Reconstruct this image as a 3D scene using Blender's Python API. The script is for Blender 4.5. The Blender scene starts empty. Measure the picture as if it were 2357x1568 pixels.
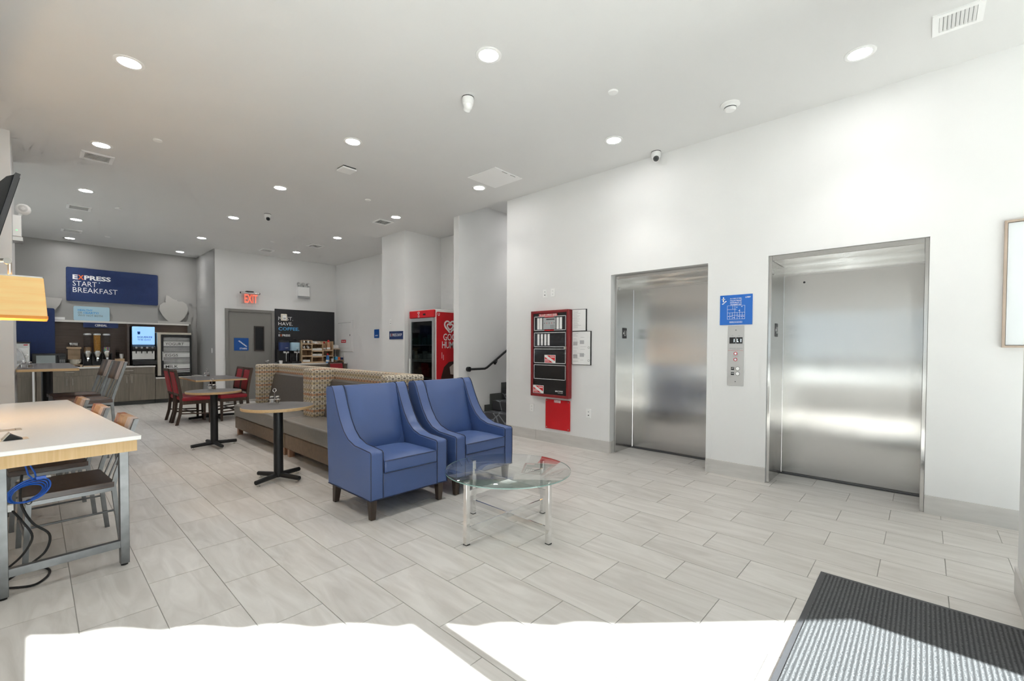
import bpy, bmesh, math, random
from mathutils import Vector, Matrix
random.seed(7)
PI = math.pi
scn = bpy.context.scene
COL = scn.collection

# ------------------------------------------------------------------ camera
F_PX, YAW, PITCH, ROLL, SHIFT = 1021.9, math.radians(47.123), math.radians(-1.162), math.radians(0.242), 35.29
CAM_H = 1.40
def cam_basis():
    c, s = math.cos(YAW), math.sin(YAW)
    fwd, right, up = Vector((s, c, 0)), Vector((c, -s, 0)), Vector((0, 0, 1))
    f2 = fwd*math.cos(PITCH) + up*math.sin(PITCH)
    u2 = up*math.cos(PITCH) - fwd*math.sin(PITCH)
    r3 = right*math.cos(ROLL) + u2*math.sin(ROLL)
    u3 = u2*math.cos(ROLL) - right*math.sin(ROLL)
    return r3, u3, f2
CR, CU, CF = cam_basis()
cd = bpy.data.cameras.new('camera')
cd.sensor_fit = 'HORIZONTAL'; cd.sensor_width = 36.0
cd.lens = F_PX/2357*36.0
cd.shift_y = SHIFT/2357
cd.clip_start = 0.05; cd.clip_end = 200
cam = bpy.data.objects.new('camera', cd); COL.objects.link(cam)
M = Matrix((CR, CU, -CF)).transposed().to_4x4(); M.translation = (0, 0, CAM_H)
cam.matrix_world = M
scn.camera = cam

# ------------------------------------------------------------------ world, sun, exposure
wd = bpy.data.worlds.new('sky'); scn.world = wd; wd.use_nodes = True
bg = wd.node_tree.nodes['Background']
bg.inputs[0].default_value = (0.86, 0.93, 1.0, 1); bg.inputs[1].default_value = 1.35
sd = bpy.data.lights.new('sun', 'SUN'); sd.energy = 38.0; sd.angle = math.radians(0.35); sd.color = (0.975, 0.985, 1.0)
sun = bpy.data.objects.new('sun', sd); COL.objects.link(sun)
SUN_EL = math.radians(33.8)
sun.rotation_euler = (PI/2 - SUN_EL, 0, 0); sun.location = (0, -8, 6)
scn.view_settings.view_transform = 'Standard'; scn.view_settings.look = 'None'
scn.view_settings.exposure = 0.01; scn.view_settings.gamma = 1.0
scn.view_settings.use_curve_mapping = False
SPOT_W = 22.0
cy = scn.cycles
cy.max_bounces = 6; cy.diffuse_bounces = 4; cy.glossy_bounces = 3; cy.transmission_bounces = 3; cy.transparent_max_bounces = 8
cy.caustics_reflective = False; cy.caustics_refractive = False; cy.use_adaptive_sampling = True; cy.adaptive_threshold = 0.13; cy.adaptive_min_samples = 12


# ------------------------------------------------------------------ materials
MATS = {}
def bsdf(m): return m.node_tree.nodes['Principled BSDF']
def mat(name, col=(.8, .8, .8), rough=.5, metal=0.0, emit=None, es=0.0, spec=None, noise=0.0, nscale=30, bump=0.0, bscale=120, stretch=(1, 1, 1), coat=0.0):
    if name in MATS: return MATS[name]
    m = bpy.data.materials.new(name); m.use_nodes = True; MATS[name] = m
    nt = m.node_tree; b = bsdf(m)
    b.inputs['Base Color'].default_value = (*col, 1); b.inputs['Roughness'].default_value = rough; b.inputs['Metallic'].default_value = metal
    if spec is not None: b.inputs['Specular IOR Level'].default_value = spec
    if coat: b.inputs['Coat Weight'].default_value = coat
    if emit: b.inputs['Emission Color'].default_value = (*emit, 1); b.inputs['Emission Strength'].default_value = es
    if noise or bump:
        tc = nt.nodes.new('ShaderNodeTexCoord'); mp = nt.nodes.new('ShaderNodeMapping'); mp.inputs['Scale'].default_value = stretch
        nt.links.new(tc.outputs['Object'], mp.inputs[0])
    if noise:
        n = nt.nodes.new('ShaderNodeTexNoise'); n.inputs['Scale'].default_value = nscale; n.inputs['Detail'].default_value = 4
        nt.links.new(mp.outputs[0], n.inputs['Vector'])
        r = nt.nodes.new('ShaderNodeMapRange'); r.inputs['From Min'].default_value = .3; r.inputs['From Max'].default_value = .7
        r.inputs['To Min'].default_value = 1 - noise; r.inputs['To Max'].default_value = 1 + noise
        nt.links.new(n.outputs[0], r.inputs[0])
        mx = nt.nodes.new('ShaderNodeVectorMath'); mx.operation = 'SCALE'; mx.inputs[0].default_value = col
        nt.links.new(r.outputs[0], mx.inputs['Scale']); nt.links.new(mx.outputs[0], b.inputs['Base Color'])
    if bump:
        n2 = nt.nodes.new('ShaderNodeTexNoise'); n2.inputs['Scale'].default_value = bscale; n2.inputs['Detail'].default_value = 3
        nt.links.new(mp.outputs[0], n2.inputs['Vector'])
        bp = nt.nodes.new('ShaderNodeBump'); bp.inputs['Strength'].default_value = bump; bp.inputs['Distance'].default_value = .01
        nt.links.new(n2.outputs[0], bp.inputs['Height']); nt.links.new(bp.outputs[0], b.inputs['Normal'])
    return m
def ramp2(nt, fac, c0, c1, p0=0.0, p1=1.0):
    r = nt.nodes.new('ShaderNodeValToRGB'); e = r.color_ramp.elements
    e[0].position, e[1].position = p0, p1; e[0].color, e[1].color = (*c0, 1), (*c1, 1)
    nt.links.new(fac, r.inputs[0]); return r.outputs[0]
class Mx:
    """tiny shader-math builder"""
    def __init__(s, nt): s.nt = nt
    def op(s, o, a, b=0.0, c=None):
        n = s.nt.nodes.new('ShaderNodeMath'); n.operation = o
        for i, v in enumerate((a, b) if c is None else (a, b, c)):
            if isinstance(v, (int, float)): n.inputs[i].default_value = v
            else: s.nt.links.new(v, n.inputs[i])
        return n.outputs[0]

def wood(name, c0, c1, axis='z', scale=9.0, rough=.45, fine=14):
    if name in MATS: return MATS[name]
    m = mat(name, c0, rough); nt = m.node_tree
    tc = nt.nodes.new('ShaderNodeTexCoord'); mp = nt.nodes.new('ShaderNodeMapping')
    oi = nt.nodes.new('ShaderNodeObjectInfo')
    mp.inputs['Scale'].default_value = {'x': (.6, fine, fine), 'y': (fine, .6, fine), 'z': (fine, fine, .6)}[axis]
    cm = nt.nodes.new('ShaderNodeCombineXYZ'); mu = nt.nodes.new('ShaderNodeMath'); mu.operation = 'MULTIPLY'; mu.inputs[1].default_value = 37
    nt.links.new(oi.outputs['Random'], mu.inputs[0])
    for i in range(3): nt.links.new(mu.outputs[0], cm.inputs[i])
    nt.links.new(cm.outputs[0], mp.inputs['Location'])
    nt.links.new(tc.outputs['Object'], mp.inputs[0])
    n = nt.nodes.new('ShaderNodeTexNoise'); n.inputs['Scale'].default_value = scale/3; n.inputs['Detail'].default_value = 6; n.inputs['Roughness'].default_value = .65
    n.inputs['Distortion'].default_value = .4
    nt.links.new(mp.outputs[0], n.inputs['Vector'])
    nt.links.new(ramp2(nt, n.outputs[0], c0, c1, .3, .7), bsdf(m).inputs['Base Color'])
    return m

def clear(name, tint=(.95, .97, .96), ior=1.45, refl=1.0, rough=.02):
    """thin clear pane: transparent film plus fresnel reflection"""
    if name in MATS: return MATS[name]
    m = bpy.data.materials.new(name); m.use_nodes = True; MATS[name] = m; nt = m.node_tree
    nt.nodes.remove(nt.nodes['Principled BSDF']); out = nt.nodes['Material Output']
    t = nt.nodes.new('ShaderNodeBsdfTransparent'); t.inputs[0].default_value = (*tint, 1)
    g = nt.nodes.new('ShaderNodeBsdfGlossy'); g.inputs['Roughness'].default_value = rough; g.inputs[0].default_value = (refl, refl, refl, 1)
    lw = nt.nodes.new('ShaderNodeLayerWeight'); x = Mx(nt)
    f0 = ((ior-1)/(ior+1))**2
    fac = x.op('MULTIPLY_ADD', x.op('POWER', lw.outputs['Facing'], 5.0), 1-f0, f0)
    mx = nt.nodes.new('ShaderNodeMixShader')
    nt.links.new(fac, mx.inputs[0]); nt.links.new(t.outputs[0], mx.inputs[1]); nt.links.new(g.outputs[0], mx.inputs[2])
    nt.links.new(mx.outputs[0], out.inputs[0]); return m

mat('wall_paint', (.80, .798, .792), .6, noise=.012, nscale=2, bump=.03, bscale=300)
mat('grey_paint', (.36, .355, .345), .6, bump=.03, bscale=300)
mat('ceiling_paint', (.76, .758, .752), .75, noise=.01, nscale=1.5)
mat('white_plastic', (.90, .90, .89), .4)
mat('white_paint', (.92, .92, .915), .5)
mat('black_plastic', (.015, .015, .016), .35)
mat('black_metal', (.02, .021, .023), .42, .3)
mat('dark_grey', (.06, .06, .065), .5)
mat('chrome', (.82, .82, .82), .12, 1.0)
mat('satin_nickel', (.62, .60, .56), .3, 1.0)
mat('steel_frame', (.20, .205, .21), .42, .8, noise=.15, nscale=14)
mat('aluminium', (.72, .72, .71), .35, .9)
mat('red_metal', (.24, .017, .02), .38)
mat('bright_red', (.62, .006, .014), .45)
mat('navy', (.012, .033, .135), .5)
mat('sign_blue', (.008, .085, .36), .35)
mat('light_blue', (.42, .62, .74), .5)
mat('text_white', (.9, .9, .9), .5)
mat('text_orange', (.9, .16, .03), .5)
mat('text_blue', (.10, .42, .80), .5)
mat('text_black', (.01, .01, .01), .5)
mat('text_grey', (.25, .28, .3), .5)
mat('paper', (.84, .84, .83), .7)
mat('counter_white', (.76, .745, .71), .3)
mat('quartz', (.86, .855, .83), .22, noise=.015, nscale=60)
mat('grey_laminate', (.105, .098, .098), .42, noise=.12, nscale=25, stretch=(8, 1, 1))
mat('red_vinyl', (.33, .012, .024), .38)
mat('piping', (.012, .018, .05), .5)
mat('brown_leather', (.085, .072, .062), .42, noise=.08, nscale=30, bump=.05)
mat('taupe_vinyl', (.21, .19, .165), .38, noise=.05, nscale=30)
mat('tan_suede', (.19, .137, .097), .75, noise=.12, nscale=18)
mat('door_grey', (.23, .222, .21), .5)
mat('carpet_dark', (.07, .072, .08), .95, noise=.4, nscale=18)
mat('stair_grey', (.09, .095, .09), .6)
mat('navy_gloss', (.02, .04, .14), .35)
mat('glow_red', (.6, .05, .03), .5, emit=(1, .13, .07), es=1.5)
mat('glow_white', (1, 1, 1), .5, emit=(1, .99, .98), es=96)
mat('display_white', (.8, .9, 1), .5, emit=(.8, .92, 1), es=2.0)
mat('juice_screen', (.35, .6, .9), .4, emit=(.30, .58, .95), es=.75)
mat('cable_blue', (.01, .09, .46), .4)
mat('rubber', (.012, .012, .012), .6)
mat('light_wood', (.62, .43, .25), .5)
mat('cream', (.75, .70, .6), .5)
mat('glass_dark', (.015, .018, .02), .08)
mat('sidewalk', (.45, .44, .42), .85, noise=.06, nscale=4)
mat('awning_cloth', (.35, .36, .38), .9)
mat('exterior_stone', (.5, .48, .45), .8, noise=.06, nscale=3)
mat('grout', (.40, .385, .36), .85)
mat('baseboard_stone', (.62, .60, .575), .4, noise=.07, nscale=3, stretch=(1, 1, 6))
mat('vent_back', (.30, .30, .29), .7)
mat('picture_white', (.80, .83, .85), .35)
wood('oak_frame', (.42, .33, .26), (.52, .42, .34), 'z')
wood('apron_wood', (.62, .40, .17), (.74, .52, .27), 'z', fine=26)
wood('plank_dark', (.032, .017, .012), (.085, .044, .030), 'x', rough=.3)
wood('plank_mid', (.10, .048, .026), (.20, .105, .055), 'z', rough=.3)
wood('plank_light', (.36, .19, .075), (.52, .31, .14), 'z', rough=.3)
wood('plank_rust', (.24, .075, .022), (.40, .14, .045), 'z', rough=.25)
wood('plank_pale', (.42, .33, .29), (.56, .47, .43), 'z', rough=.4)
wood('chair_brown', (.045, .026, .018), (.085, .052, .036), 'z')
wood('leg_brown', (.035, .024, .018), (.07, .048, .035), 'z')
wood('leg_wood', (.28, .15, .09), (.38, .22, .14), 'z')
wood('cabinet_wood', (.17, .145, .115), (.26, .225, .18), 'z', fine=22)
wood('backsplash_wood', (.060, .040, .030), (.115, .082, .064), 'x', fine=30)
wood('veneer_shade', (.70, .48, .20), (.86, .64, .32), 'x', fine=8)
wood('edge_ply', (.55, .37, .18), (.70, .50, .28), 'x', fine=30)
wood('stand_wood', (.50, .35, .21), (.62, .46, .30), 'x', fine=20)
clear('pane', (.93, .96, .95)); clear('acrylic', (.97, .98, .98), 1.3); clear('table_glass', (.955, .975, .965), 1.5)
clear('tube_clear', (.9, .9, .9), 1.25); clear('cooler_glass', (.42, .47, .47), 1.5)
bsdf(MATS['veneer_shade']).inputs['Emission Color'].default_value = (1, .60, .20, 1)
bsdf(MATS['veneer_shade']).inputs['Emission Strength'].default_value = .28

# brushed stainless: highlights smeared sideways
def brushed(name, col, rough, axis):
    m = mat(name, col, rough, 1.0); nt = m.node_tree; b = bsdf(m)
    b.inputs['Anisotropic'].default_value = 1.0
    tg = nt.nodes.new('ShaderNodeTangent'); tg.direction_type = 'RADIAL'; tg.axis = axis
    nt.links.new(tg.outputs[0], b.inputs['Tangent'])
    tc = nt.nodes.new('ShaderNodeTexCoord'); mp = nt.nodes.new('ShaderNodeMapping'); mp.inputs['Scale'].default_value = (1.5, 1.5, .35)
    n = nt.nodes.new('ShaderNodeTexNoise'); n.inputs['Scale'].default_value = 2.5
    nt.links.new(tc.outputs['Object'], mp.inputs[0]); nt.links.new(mp.outputs[0], n.inputs['Vector'])
    bp = nt.nodes.new('ShaderNodeBump'); bp.inputs['Strength'].default_value = .04; bp.inputs['Distance'].default_value = .05
    nt.links.new(n.outputs[0], bp.inputs['Height']); nt.links.new(bp.outputs[0], b.inputs['Normal'])
    return m
brushed('brushed_steel', (.62, .61, .595), .20, 'Z')

# floor tile: veined stoneware, every tile its own drift
def tile_mat():
    m = mat('floor_tile_stone', (.55, .53, .5), .34); nt = m.node_tree; b = bsdf(m); x = Mx(nt)
    tc = nt.nodes.new('ShaderNodeTexCoord'); oi = nt.nodes.new('ShaderNodeObjectInfo'); ge = nt.nodes.new('ShaderNodeNewGeometry')
    cm = nt.nodes.new('ShaderNodeCombineXYZ')
    r1 = x.op('MULTIPLY', oi.outputs['Random'], 91.0)
    nt.links.new(r1, cm.inputs[0]); nt.links.new(x.op('MULTIPLY', r1, 1.7), cm.inputs[1]); nt.links.new(x.op('MULTIPLY', r1, .37), cm.inputs[2])
    ad = nt.nodes.new('ShaderNodeVectorMath'); ad.operation = 'ADD'
    nt.links.new(ge.outputs['Position'], ad.inputs[0]); nt.links.new(cm.outputs[0], ad.inputs[1])
    mp = nt.nodes.new('ShaderNodeMapping'); mp.inputs['Rotation'].default_value = (0, 0, .5); mp.inputs['Scale'].default_value = (7, 1.1, 3)
    nt.links.new(ad.outputs[0], mp.inputs[0])
    n = nt.nodes.new('ShaderNodeTexNoise'); n.inputs['Scale'].default_value = 1.6; n.inputs['Detail'].default_value = 7; n.inputs['Roughness'].default_value = .55; n.inputs['Distortion'].default_value = 1.2
    nt.links.new(mp.outputs[0], n.inputs['Vector'])
    c = ramp2(nt, n.outputs[0], (.525, .493, .455), (.66, .632, .595), .3, .68)
    mr = x.op('MULTIPLY_ADD', oi.outputs['Random'], .09, .955)
    sc = nt.nodes.new('ShaderNodeVectorMath'); sc.operation = 'SCALE'
    nt.links.new(c, sc.inputs[0]); nt.links.new(mr, sc.inputs['Scale'])
    nt.links.new(sc.outputs[0], b.inputs['Base Color'])
tile_mat()

# booth fabric: rows of linked elongated hexagons (uses UV in metres)
def hex_fabric():
    m = mat('hex_fabric', (.4, .35, .3), .85); nt = m.node_tree; b = bsdf(m); x = Mx(nt)
    uv = nt.nodes.new('ShaderNodeUVMap'); uv.uv_map = 'UVMap'; sp = nt.nodes.new('ShaderNodeSeparateXYZ')
    nt.links.new(uv.outputs[0], sp.inputs[0])
    v = x.op('DIVIDE', sp.outputs[1], .030); row = x.op('FLOOR', v)
    u = x.op('ADD', x.op('DIVIDE', sp.outputs[0], .070), x.op('MULTIPLY', x.op('MODULO', x.op('ABSOLUTE', row), 2.0), .5))
    px = x.op('ABSOLUTE', x.op('SUBTRACT', x.op('FRACT', u), .5)); py = x.op('ABSOLUTE', x.op('SUBTRACT', x.op('FRACT', v), .5))
    d = x.op('MAXIMUM', x.op('MULTIPLY', py, 1.05), x.op('ADD', px, x.op('MULTIPLY', py, .30)))     # hexagon distance
    ring = x.op('MULTIPLY', x.op('GREATER_THAN', d, .28), x.op('LESS_THAN', d, .43))
    link = x.op('MULTIPLY', x.op('GREATER_THAN', px, .38), x.op('LESS_THAN', py, .10))
    light = x.op('MINIMUM', x.op('ADD', ring, link), 1.0)
    core = x.op('LESS_THAN', d, .17)
    rc = nt.nodes.new('ShaderNodeValToRGB'); e = rc.color_ramp; e.interpolation = 'CONSTANT'
    e.elements[0].color = (.72, .66, .55, 1); e.elements[1].position = .26; e.elements[1].color = (.60, .48, .27, 1)
    for p, c in ((.40, (.70, .64, .53, 1)), (.55, (.64, .27, .12, 1)), (.69, (.72, .66, .55, 1)), (.84, (.60, .46, .25, 1))):
        k = e.elements.new(p); k.color = c
    nt.links.new(x.op('FRACT', x.op('DIVIDE', row, 7.0)), rc.inputs[0])
    def mix(fac, a, bb):
        k = nt.nodes.new('ShaderNodeMix'); k.data_type = 'RGBA'
        nt.links.new(fac, k.inputs[0])
        for s, q in ((6, a), (7, bb)):
            if isinstance(q, tuple): k.inputs[s].default_value = (*q, 1)
            else: nt.links.new(q, k.inputs[s])
        return k.outputs[2]
    base = mix(core, (.30, .24, .18), (.085, .072, .058))
    nt.links.new(mix(light, base, rc.outputs[0]), b.inputs['Base Color'])
hex_fabric()

# woven blue vinyl of the armchairs
def blue_vinyl():
    m = mat('blue_vinyl', (.052, .095, .25), .36); nt = m.node_tree; b = bsdf(m)
    b.inputs['Sheen Weight'].default_value = .25; b.inputs['Sheen Tint'].default_value = (.35, .5, .9, 1); b.inputs['Specular IOR Level'].default_value = .7
    tc = nt.nodes.new('ShaderNodeTexCoord'); w = nt.nodes.new('ShaderNodeTexChecker'); w.inputs['Scale'].default_value = 230
    nt.links.new(tc.outputs['Object'], w.inputs[0])
    bp = nt.nodes.new('ShaderNodeBump'); bp.inputs['Strength'].default_value = .12; bp.inputs['Distance'].default_value = .004
    nt.links.new(w.outputs['Fac'], bp.inputs['Height']); nt.links.new(bp.outputs[0], b.inputs['Normal'])
blue_vinyl()

# ribbed entrance mat
def mat_ribs():
    m = mat('mat_ribs', (.06, .062, .064), .95); nt = m.node_tree; b = bsdf(m); x = Mx(nt)
    ge = nt.nodes.new('ShaderNodeNewGeometry'); sp = nt.nodes.new('ShaderNodeSeparateXYZ'); nt.links.new(ge.outputs['Position'], sp.inputs[0])
    n = nt.nodes.new('ShaderNodeTexNoise'); n.inputs['Scale'].default_value = 130; n.inputs['Detail'].default_value = 5; nt.links.new(ge.outputs['Position'], n.inputs['Vector'])
    s = x.op('SINE', x.op('MULTIPLY', x.op('ADD', sp.outputs[1], x.op('MULTIPLY', n.outputs[0], .011)), 2*PI/.0185))
    h = x.op('MULTIPLY_ADD', s, .34, .5)
    n2 = x.op('MULTIPLY', h, x.op('MULTIPLY_ADD', n.outputs[0], 2.0, .0))
    nt.links.new(ramp2(nt, n2, (.030, .031, .033), (.135, .138, .142), .05, .95), b.inputs['Base Color'])
    bp = nt.nodes.new('ShaderNodeBump'); bp.inputs['Strength'].default_value = .7; bp.inputs['Distance'].default_value = .004
    nt.links.new(n2, bp.inputs['Height']); nt.links.new(bp.outputs[0], b.inputs['Normal'])
mat_ribs()
# cereal fillings
def granule(name, c0, c1, scale):
    m = mat(name, c0, .8); nt = m.node_tree; tc = nt.nodes.new('ShaderNodeTexCoord'); v = nt.nodes.new('ShaderNodeTexVoronoi'); v.inputs['Scale'].default_value = scale
    nt.links.new(tc.outputs['Object'], v.inputs['Vector']); nt.links.new(ramp2(nt, v.outputs['Distance'], c1, c0, .1, .7), bsdf(m).inputs['Base Color'])
granule('granola', (.24, .13, .06), (.50, .34, .20), 90)
granule('corn_flakes', (.34, .14, .02), (.72, .38, .08), 80)
def loops():
    m = mat('fruit_loops', (.5, .3, .1), .7); nt = m.node_tree; tc = nt.nodes.new('ShaderNodeTexCoord'); v = nt.nodes.new('ShaderNodeTexVoronoi'); v.inputs['Scale'].default_value = 80
    nt.links.new(tc.outputs['Object'], v.inputs['Vector']); hs = nt.nodes.new('ShaderNodeHueSaturation'); hs.inputs['Color'].default_value = (.6, .25, .08, 1)
    sp = nt.nodes.new('ShaderNodeSeparateColor'); nt.links.new(v.outputs['Color'], sp.inputs[0]); nt.links.new(sp.outputs[0], hs.inputs['Hue']); nt.links.new(hs.outputs[0], bsdf(m).inputs['Base Color'])
loops()
# stair runner carpet with pale crossing strokes
def runner():
    m = mat('runner_carpet', (.07, .07, .08), .95); nt = m.node_tree; b = bsdf(m)
    tc = nt.nodes.new('ShaderNodeTexCoord'); v = nt.nodes.new('ShaderNodeTexVoronoi'); v.feature = 'DISTANCE_TO_EDGE'; v.inputs['Scale'].default_value = 4.2
    mp = nt.nodes.new('ShaderNodeMapping'); mp.inputs['Scale'].default_value = (1, 1, 1); mp.inputs['Rotation'].default_value = (.6, .4, .8)
    nt.links.new(tc.outputs['Object'], mp.inputs[0]); nt.links.new(mp.outputs[0], v.inputs['Vector'])
    nt.links.new(ramp2(nt, v.outputs['Distance'], (.24, .26, .28), (.06, .061, .068), .02, .06), b.inputs['Base Color'])
runner()
G = MATS

# ------------------------------------------------------------------ mesh helpers
def nb(): return bmesh.new()
def bx(bm, x0, x1, y0, y1, z0, z1, mtx=None):
    vs = [bm.verts.new(p) for p in ((x0,y0,z0),(x1,y0,z0),(x1,y1,z0),(x0,y1,z0),(x0,y0,z1),(x1,y0,z1),(x1,y1,z1),(x0,y1,z1))]
    for f in ((0,3,2,1),(4,5,6,7),(0,1,5,4),(1,2,6,5),(2,3,7,6),(3,0,4,7)): bm.faces.new([vs[i] for i in f])
    if mtx is not None:
        for v in vs: v.co = mtx @ v.co
    return bm
def prism(bm, pts, a0, a1, plane='yz'):
    """extrude a closed outline; plane names the two outline axes, a0..a1 along the third"""
    def P(u, v, w): return {'yz': (w, u, v), 'xz': (u, w, v), 'xy': (u, v, w)}[plane]
    A = [bm.verts.new(P(u, v, a0)) for u, v in pts]; B = [bm.verts.new(P(u, v, a1)) for u, v in pts]
    n = len(pts)
    bm.faces.new(A); bm.faces.new(B[::-1])
    for i in range(n): bm.faces.new([A[i], B[i], B[(i+1) % n], A[(i+1) % n]][::-1])
    return bm
def cyl(bm, p0, p1, r0, r1=None, seg=16, cap=True):
    r1 = r0 if r1 is None else r1
    p0, p1 = Vector(p0), Vector(p1); d = (p1 - p0).normalized()
    a = d.orthogonal().normalized(); b = d.cross(a)
    R0 = [bm.verts.new(p0 + (a*math.cos(t) + b*math.sin(t))*r0) for t in (2*PI*i/seg for i in range(seg))]
    R1 = [bm.verts.new(p1 + (a*math.cos(t) + b*math.sin(t))*r1) for t in (2*PI*i/seg for i in range(seg))]
    for i in range(seg): bm.faces.new((R0[i], R0[(i+1) % seg], R1[(i+1) % seg], R1[i]))
    if cap: bm.faces.new(R0[::-1]); bm.faces.new(R1)
    return bm
def bar(bm, p0, p1, w, t, up=(0, 0, 1)):
    """square bar between two points"""
    p0, p1 = Vector(p0), Vector(p1); d = (p1 - p0).normalized(); a = d.cross(Vector(up))
    if a.length < 1e-4: a = d.cross(Vector((1, 0, 0)))
    a.normalize(); b = a.cross(d)
    q = [bm.verts.new(p + a*sx*w/2 + b*sy*t/2) for p in (p0, p1) for sx, sy in ((-1,-1),(1,-1),(1,1),(-1,1))]
    for f in ((3,2,1,0),(4,5,6,7),(0,1,5,4),(1,2,6,5),(2,3,7,6),(3,0,4,7)): bm.faces.new([q[i] for i in f])
    return bm
def tube(bm, pts, r, seg=8, closed=False):
    pts = [Vector(p) for p in pts]; n = len(pts); rings = []; a = None
    for i, p in enumerate(pts):
        if closed: d = pts[(i+1) % n] - pts[i-1]
        else: d = pts[min(i+1, n-1)] - pts[max(i-1, 0)]
        d.normalize()
        if a is None: a = d.orthogonal().normalized()
        else:
            a = (a - d*a.dot(d)); a = a.normalized() if a.length > 1e-5 else d.orthogonal().normalized()
        b = d.cross(a)
        rings.append([bm.verts.new(p + (a*math.cos(t) + b*math.sin(t))*r) for t in (2*PI*k/seg for k in range(seg))])
    for i in range(n if closed else n-1):
        A, B = rings[i], rings[(i+1) % n]
        for k in range(seg): bm.faces.new((A[k], A[(k+1) % seg], B[(k+1) % seg], B[k]))
    if not closed: bm.faces.new(rings[0][::-1]); bm.faces.new(rings[-1])
    return bm
def curve(pts, n=6):
    """smooth path through the given points"""
    P = [Vector(p) for p in pts]; out = []
    for i in range(len(P)-1):
        a, b, c, d = P[max(i-1, 0)], P[i], P[i+1], P[min(i+2, len(P)-1)]
        for k in range(n):
            t = k/n; out.append(.5*((2*b) + (c-a)*t + (2*a-5*b+4*c-d)*t*t + (3*b-a-3*c+d)*t**3))
    return out + [P[-1]]
def lathe(bm, prof, seg=24, c=(0, 0, 0)):
    rings = []
    for r, z in prof:
        if r < 1e-6: rings.append([bm.verts.new((c[0], c[1], c[2]+z))])
        else: rings.append([bm.verts.new((c[0]+r*math.cos(t), c[1]+r*math.sin(t), c[2]+z)) for t in (2*PI*i/seg for i in range(seg))])
    for A, B in zip(rings, rings[1:]):
        for i in range(seg):
            j = (i+1) % seg
            if len(A) == 1 and len(B) == 1: continue
            if len(A) == 1: bm.faces.new((A[0], B[j], B[i]))
            elif len(B) == 1: bm.faces.new((A[i], A[j], B[0]))
            else: bm.faces.new((A[i], A[j], B[j], B[i]))
    return bm
def disc(bm, c, r, normal='z', seg=24, t=.001):
    n = {'x': Vector((1,0,0)), 'y': Vector((0,1,0)), 'z': Vector((0,0,1))}[normal]
    return cyl(bm, Vector(c)-n*t/2, Vector(c)+n*t/2, r, seg=seg)
def boxuv(me):
    uv = me.uv_layers.new(name='UVMap')
    for p in me.polygons:
        n = p.normal
        k = max(range(3), key=lambda i: abs(n[i]))
        for li in p.loop_indices:
            c = me.vertices[me.loops[li].vertex_index].co
            uv.data[li].uv = {0: (c.y, c.z), 1: (c.x, c.z), 2: (c.x, c.y)}[k]
def obj(name, bm, m, parent=None, loc=(0,0,0), rot=(0,0,0), bev=0, seg=2, smooth=True, uv=False):
    bmesh.ops.recalc_face_normals(bm, faces=bm.faces[:])
    me = bpy.data.meshes.new(name); bm.to_mesh(me); bm.free()
    me.materials.append(G[m] if isinstance(m, str) else m)
    if uv: boxuv(me)
    if smooth:
        me.polygons.foreach_set('use_smooth', [True]*len(me.polygons))
        me.set_sharp_from_angle(angle=math.radians(38))
    o = bpy.data.objects.new(name, me); COL.objects.link(o)
    o.location = loc; o.rotation_euler = rot
    if parent is not None: o.parent = parent
    if bev:
        b = o.modifiers.new('bevel', 'BEVEL'); b.width = bev; b.segments = seg; b.limit_method = 'ANGLE'; b.angle_limit = math.radians(50); b.harden_normals = False
    return o
def tag(o, label=None, cat=None, group=None, kind=None):
    if label: o['label'] = label
    if cat: o['category'] = cat
    if group: o['group'] = group
    if kind: o['kind'] = kind
    return o
def thing(name, label, cat, loc=(0,0,0), rz=0.0, group=None):
    o = bpy.data.objects.new(name, None); COL.objects.link(o); o.empty_display_size = .1
    o.location = loc; o.rotation_euler = (0, 0, rz)
    return tag(o, label, cat, group)
def struct(name, bm, m, parent=None, label=None, **k):
    o = obj(name, bm, m, parent, **k)
    if parent is None: o['kind'] = 'structure'
    if label: o['label'] = label
    return o
def dup(root, loc=None, rz=None, label=None, group=None):
    def cp(o, par):
        c = o.copy(); COL.objects.link(c); c.parent = par
        for ch in o.children: cp(ch, c)
        return c
    r = cp(root, None)
    if loc is not None: r.location = loc
    if rz is not None: r.rotation_euler = (0, 0, rz)
    if label: r['label'] = label
    if group: r['group'] = group
    return r
_txt = {}
def text(parent, s, x, z, h, m, y=-.002, w=None, bold=0.0, align='l', name='lettering', rot=None, sp=1.0):
    """flat lettering: cap height h, lower-left at x,z of the parent's wall frame (x right, z up, -y to the viewer)"""
    key = (s, bold, sp)
    if key not in _txt:
        c = bpy.data.curves.new('t', 'FONT'); c.body = s; c.size = 1.0; c.offset = bold; c.extrude = .004; c.resolution_u = 2; c.space_character = sp
        o = bpy.data.objects.new('t', c); COL.objects.link(o)
        bpy.context.view_layer.update()
        me = bpy.data.meshes.new_from_object(o.evaluated_get(bpy.context.evaluated_depsgraph_get()))
        bpy.data.objects.remove(o); bpy.data.curves.remove(c)
        _txt[key] = me
    me = _txt[key].copy(); me.name = name
    me.materials.clear(); me.materials.append(G[m])
    xs = [v.co.x for v in me.vertices]; x0, x1 = min(xs), max(xs)
    ys = [v.co.y for v in me.vertices]; y0, y1 = min(ys), max(ys)
    sy = h/(y1-y0) if w is None or True else 1
    sx = sy if w is None else w/(x1-x0)
    ox = {'l': -x0, 'c': -(x0+x1)/2, 'r': -x1}[align]
    me.transform(Matrix.Diagonal((sx, sy, .15, 1)) @ Matrix.Translation((ox, -y0, 0)))
    o = bpy.data.objects.new(name, me); COL.objects.link(o)
    o.parent = parent; o.location = (x, y, z); o.rotation_euler = rot or (PI/2, 0, 0)
    return o
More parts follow.
